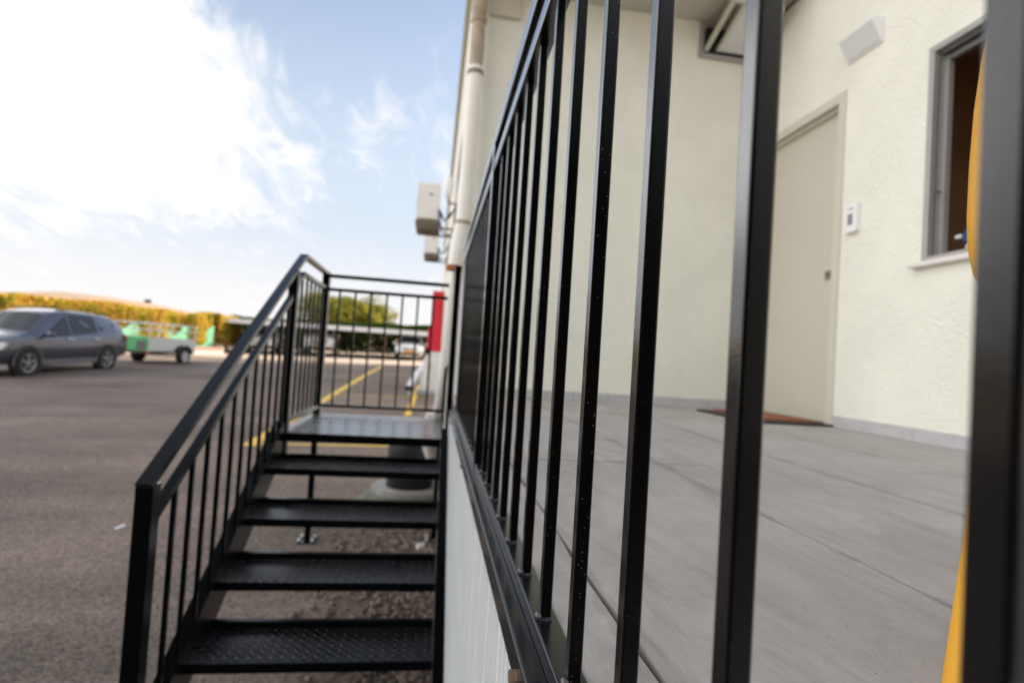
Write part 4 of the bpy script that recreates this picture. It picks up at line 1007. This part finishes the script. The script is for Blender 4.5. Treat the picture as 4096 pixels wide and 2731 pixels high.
def trailer():
    ax, ay = -9.52, 20.0; rz = math.atan2(0.978, 0.208)
    t = thing('trailer', 'utility trailer with green end panel and white rails behind the grey car', 'trailer', (ax, ay, gz(ax, ay)), rz)
    Lg, Wd, z0, z1 = 2.45, 1.5, 0.46, 0.93; z2 = 1.42; z = (0, 0, 0)
    MB().box(0, 0.03, 0.0, Wd, z0, z1).build('end_panel', M['trailer_green'], t, z)
    MB().box(-0.004, -0.001, 0.10, 0.45, z0+0.03, z1-0.12).build('end_plate', M['clad'], t, z)
    MB().box(0.03, Lg, 0.0, 0.03, z0, z1).build('side_panel', M['trailer_white'], t, z)
    MB().box(0.03, Lg, Wd-0.03, Wd, z0, z1).build('side_panel', M['trailer_white'], t, z)
    MB().box(Lg-0.03, Lg, 0.03, Wd-0.03, z0, z1).build('front_panel', M['trailer_white'], t, z)
    MB().box(0.03, Lg-0.03, 0.03, Wd-0.03, z0, z0+0.03).build('floor', M['clad'], t, z)
    MB().box(0.1, Lg+0.1, 0.25, Wd-0.25, z0-0.09, z0-0.001).build('chassis', M['clad'], t, z)
    for x in (0.02, Lg*0.45, Lg-0.02):
        for y in (0.015, Wd-0.015): MB().box(x-0.018, x+0.018, y-0.016, y+0.016, z1 if x > 0.1 else z0-0.05, z2).build('rail_post', M['galv'], t, z)
    for zz in (1.19, z2):
        for y in (0.015, Wd-0.015): MB().bar((0, y, zz), (Lg, y, zz), 0.03, 0.034).build('side_rail', M['galv'], t, z)
        for x in (0.02, Lg-0.02): MB().bar((x, 0.037, zz-0.002), (x, Wd-0.037, zz-0.002), 0.03, 0.034).build('end_rail', M['galv'], t, z)
    R_ = 0.31; wx = Lg*0.66
    for y, sg in ((-0.12, -1), (Wd+0.12, 1)):
        y0, y1 = y-0.1*sg, y+0.08*sg
        wh = MB().lathe([(R_*.5, y0), (R_*.93, y0), (R_, y0+sg*.03), (R_, y1-sg*.03), (R_*.93, y1), (R_*.62, y1), (R_*.6, y1-sg*.02)], (wx, 0, R_), 'Y', 24).build('wheel', M['rubber'], t, z)
        MB().lathe([(R_*.62, y1-sg*.004), (R_*.5, y1-sg*.02), (R_*.25, y1-sg*.01), (0, y1)], (wx, 0, R_), 'Y', 20).build('rim', M['rim'], wh, z)
        mg = MB(); vs = []
        for k in range(13):
            an = math.radians(10+160*k/12)
            for yy in (y0-0.02*sg, y1+0.03*sg): vs.append((wx+(R_+.07)*math.cos(an), yy, R_+(R_+.07)*math.sin(an)))
        mg.add(vs, [(2*k, 2*k+1, 2*k+3, 2*k+2) for k in range(12)], True); mg.build('mudguard', M['car_trim'], t, z)
    MB().bar((wx, -0.05, R_), (wx, Wd+0.05, R_), 0.06, 0.06).build('axle', M['clad'], t, z)
    MB().box(-0.02, 0.0, 0.02, 0.12, z0-0.06, z0-0.001).build('tail_light', M['tail'], t, z)
    MB().bar((Lg+0.1, Wd/2, z0-0.06), (Lg+1.0, Wd/2, z0-0.06), 0.08, 0.08).build('drawbar', M['clad'], t, z)
trailer()

# ------------------------------------------------------------------ carport
def carport():
    y0, y1, x0, x1 = 33.6, 38.6, -12.25, 3.0
    zr = CZ+1.015
    t = thing('carport', 'long low carport with white roof edge along the far side of the lot', 'carport', (-5, 37.5, gz(-5, 37.5)))
    n = 16
    for i in range(n):
        a, b = x0+(x1-x0)*i/n, x0+(x1-x0)*(i+1)/n
        MB().add([(a+.01, y0+.05, zr+.20), (b-.01, y0+.05, zr+.20), (b-.01, y1, zr+.42), (a+.01, y1, zr+.42), (a+.01, y0+.05, zr+.23), (b-.01, y0+.05, zr+.23), (b-.01, y1, zr+.45), (a+.01, y1, zr+.45)],
                 [(0, 3, 2, 1), (4, 5, 6, 7), (0, 1, 5, 4), (1, 2, 6, 5), (2, 3, 7, 6), (3, 0, 4, 7)]).build('roof_sheet', M['carport_roof'], t)
    MB().box(x0, x1, y0, y0+.048, zr, zr+.255).build('fascia', M['carport_roof'], t)
    for k, x in enumerate((-12.0, -8.7, -5.85, -3.0, 0.2)):
        MB().box(x-.06, x+.06, y0+.3, y0+.42, gz(x, y0), zr+.2).build('post', M['ochre_post'] if k == 3 else M['dark_post'], t)
    for x in (-12.0, -5.85, 0.2): MB().box(x-.06, x+.06, y1-.3, y1-.18, gz(x, y1), zr+.40).build('post', M['dark_post'], t)
    MB().box(x0+.1, x1-.1, y0+.30, y0+.38, zr+.10, zr+.195).build('beam', M['dark_post'], t)
struct(grid_sheet('carport_shade_sheet', lin(-12.6, 3.2, 10), lin(33.4, 39.6, 5), -0.02, M['soil']))  # dark soil sheet added to deepen the shade under the carport
carport()

# ------------------------------------------------------------------ hedges, green fence, trees
def hedge(name, label, pts, h, thick, material, n, size, over=0.0, base=0.15, tops=None):
    p0 = Vector((*pts[0], 0))
    t = thing(name, label, 'hedge', (pts[0][0], pts[0][1], gz(*pts[0])))
    seg = [(Vector(a), Vector(b)) for a, b in zip(pts, pts[1:])]; ln = [(b-a).length for a, b in seg]; tot = sum(ln)
    cen = []; nor = []
    k = max(6, int(tot/0.8)); 
    bumps = [(random.uniform(0, tot), random.uniform(.3, 1.1), random.uniform(-.10, .11)) for _ in range(int(tot*1.6))]
    def topv(s): return h + (0.0 if tops is None else float(np.interp(s/tot, *tops))) + sum(a*math.exp(-((s-c)/w_)**2) for c, w_, a in bumps)
    lut = [topv(tot*i/400) for i in range(401)]
    for _ in range(n):
        s = random.uniform(0, tot); s_ = s; i = 0
        while i < len(seg)-1 and s_ > ln[i]: s_ -= ln[i]; i += 1
        a, b = seg[i]; d = (b-a).normalized(); nr = Vector((-d.y, d.x)); p = a+d*s_
        H = lut[min(400, int(s/tot*400))]
        u = random.random()
        cell = math.sin(s*2.1+3*math.sin(s*.7))*.12
        if u < 0.68: off = thick/2*random.choice((-1, 1, -1))*(1-abs(random.gauss(0, .16)))+cell; z = base+(H-base)*random.random()**0.9
        elif u < 0.9: off = random.uniform(-.5, .5)*thick; z = H-abs(random.gauss(0, .10))
        else: off = random.uniform(-.5, .5)*thick; z = H*random.random()
        if z > H-0.35: off *= math.sqrt(max(0.1, 1-((z-H+.35)/.5)**2))
        q = p+nr*off
        cen.append((q.x-p0.x, q.y-p0.y, gz(q.x, q.y)-gz(*pts[0])+z)); v = Vector((nr.x*off+random.gauss(0, .5), nr.y*off+random.gauss(0, .5), .35+random.gauss(0, .5)))
        nor.append(v.normalized())
    quads_object('foliage', material, np.array(cen), np.array(nor), size, t)
    return t, tot
hedge('hedge', 'golden and rust coloured hedge in sunlight behind the grey car', [(-28, 23.0), (-20.2, 28.0), (-15.8, 30.6), (-12.7, 33.0), (-13.2, 37.5)], 2.30, 1.6, M['leaf_gold'], 70000, 0.075, base=0.40,
      tops=([0, .37, .58, .75, 1.0], [0.25, 0.16, 0.03, -0.12, -0.25]))
hedge('hedge', 'dark green hedge in the shade behind the carport', [(-13.6, 39.4), (-5, 39.7), (6, 39.9)], 2.2, 1.4, M['leaf_green'], 42000, 0.08)
def mint_fence():
    t = thing('fence', 'mint green fabric fence showing below the golden hedge', 'fence', (-16, 29.5, gz(-16, 29.5)))
    pts = [(-24.6, 24.9), (-20.0, 27.2), (-15.6, 29.7), (-12.2, 32.5)]
    for (xa, ya), (xb, yb) in zip(pts, pts[1:]):
        for k in range(3):
            u0, u1 = k/3, (k+1)/3; top = []
            for j in range(7):
                u = u0+(u1-u0)*j/6; x, y = xa+(xb-xa)*u, ya+(yb-ya)*u
                top.append((x, y, gz(x, y), (0.55 if k < 1 and xa < -20 else 0.85)+0.75*abs(math.sin(3.7*u*3+xa))**1.6*(0.55+0.35*random.random())))
            vs = []
            for dd in (0, 0.03):
                for x, y, g, hh in top: vs += [(x+dd*.5, y-dd, g), (x+dd*.5, y-dd, g+hh)]
            f = [(2*j, 2*j+1, 2*j+3, 2*j+2) for j in range(6)]; f += [tuple(14+i for i in q[::-1]) for q in f] + [(2*j+1, 15+2*j, 17+2*j, 2*j+3) for j in range(6)]
            MB().add(vs, f).build('fabric_panel', M['mint'], t)
        MB().tube([(xa, ya, gz(xa, ya)), (xa, ya, gz(xa, ya)+1.2)], .03, 6).build('fence_post', M['dark_post'], t)
mint_fence()
def kerbs():
    pts = [(-15.2, 27.7), (-13.8, 28.7), (-12.4, 29.7), (-11.0, 30.8)]
    for i, ((xa, ya), (xb, yb)) in enumerate(zip(pts, pts[1:])):
        t = thing('kerb_block', ['pale concrete kerb block nearest the trailer below the hedge', 'pale concrete kerb block between two others below the hedge', 'pale concrete kerb block nearest the carport below the hedge'][i], 'kerb', ((xa+xb)/2, (ya+yb)/2, gz(xa, ya)), 0, 'kerb blocks below the hedge')
        za = gz(xa, ya); d = Vector((xb-xa, yb-ya, gz(xb, yb)-za)); e = d.normalized()*0.03
        a = Vector((xa, ya, za))+e; b = Vector((xb, yb, gz(xb, yb)))-e
        MB().bar(a+Vector((0, 0, .16)), b+Vector((0, 0, .16)), .25, .36).build('block', M['jersey'], t)
        MB().bar(a+Vector((.068, -.11, .26))+e, b+Vector((.068, -.11, .26))-e, .03, .10).build('red_stripe', M['red_band'], t)
kerbs()
def tree(label, x, y, h, r, nleaf, material, size, name='tree', flat=0.62, lean=(0, 0), group=None, clusters=16):
    g0 = gz(x, y); t = thing(name, label, 'tree', (x, y, g0), 0, group)
    tr = MB(); th = h*0.42
    tr.tube([(0, 0, -.1), (lean[0]*.3+.05, lean[1]*.3, th*.5), (lean[0], lean[1], th)], [h*.035, h*.028, h*.022], 8)
    cl = []
    for k in range(clusters):
        a = 6.283*k/clusters*2.4+random.random(); rr = r*math.sqrt(random.random())*.78
        c = Vector((lean[0]+rr*math.cos(a), lean[1]+rr*math.sin(a), h-r*flat*(.35+.95*random.random()*(0.4+rr/r))))
        cl.append((c, r*random.uniform(.15, .33)))
        if k % 2 == 0: tr.tube([(lean[0], lean[1], th*.95), (lean[0]+(c.x-lean[0])*.5, lean[1]+(c.y-lean[1])*.5, th+(c.z-th)*.6), tuple(c)], [h*.014, h*.009, h*.004], 5)
    tr.build('trunk', M['bark'], t, (0, 0, 0))
    cen = []; nor = []
    for _ in range(nleaf):
        c, cr = random.choice(cl); v = Vector((random.gauss(0, 1), random.gauss(0, 1), random.gauss(0, 1))).normalized()
        p = c+Vector((v.x, v.y, v.z*.75))*cr*(random.random()**.4)*1.05
        cen.append(tuple(p)); nor.append(tuple((v+Vector((random.gauss(0, .5), random.gauss(0, .5), .4))).normalized()))
    quads_object('crown', material, np.array(cen), np.array(nor), size, t)
tree('broad yellow green tree rising behind the carport roof', -7.5, 48.0, 5.2, 4.5, 20000, M['leaf_tree'], 0.12, clusters=46, flat=0.62)
tree('small grey tree on the ridge of the dry hill left of the other', -155, 320, 3.6, 1.9, 2200, M['leaf_far'], 0.35, flat=0.95, group='lone trees on the dry hill')
tree('low grey tree on the lower slope of the dry hill', -137, 318, 3.4, 2.6, 2600, M['leaf_far'], 0.4, group='lone trees on the dry hill', flat=.75)
for o in bpy.data.objects:
    if o.get('group') == 'lone trees on the dry hill': o.location.z = 17.4 if o.location.x < -150 else 13.4

for o in bpy.data.objects:
    if o.type == 'MESH' and o.data.users == 1 and o.data.name != o.name: o.data.name = o.name
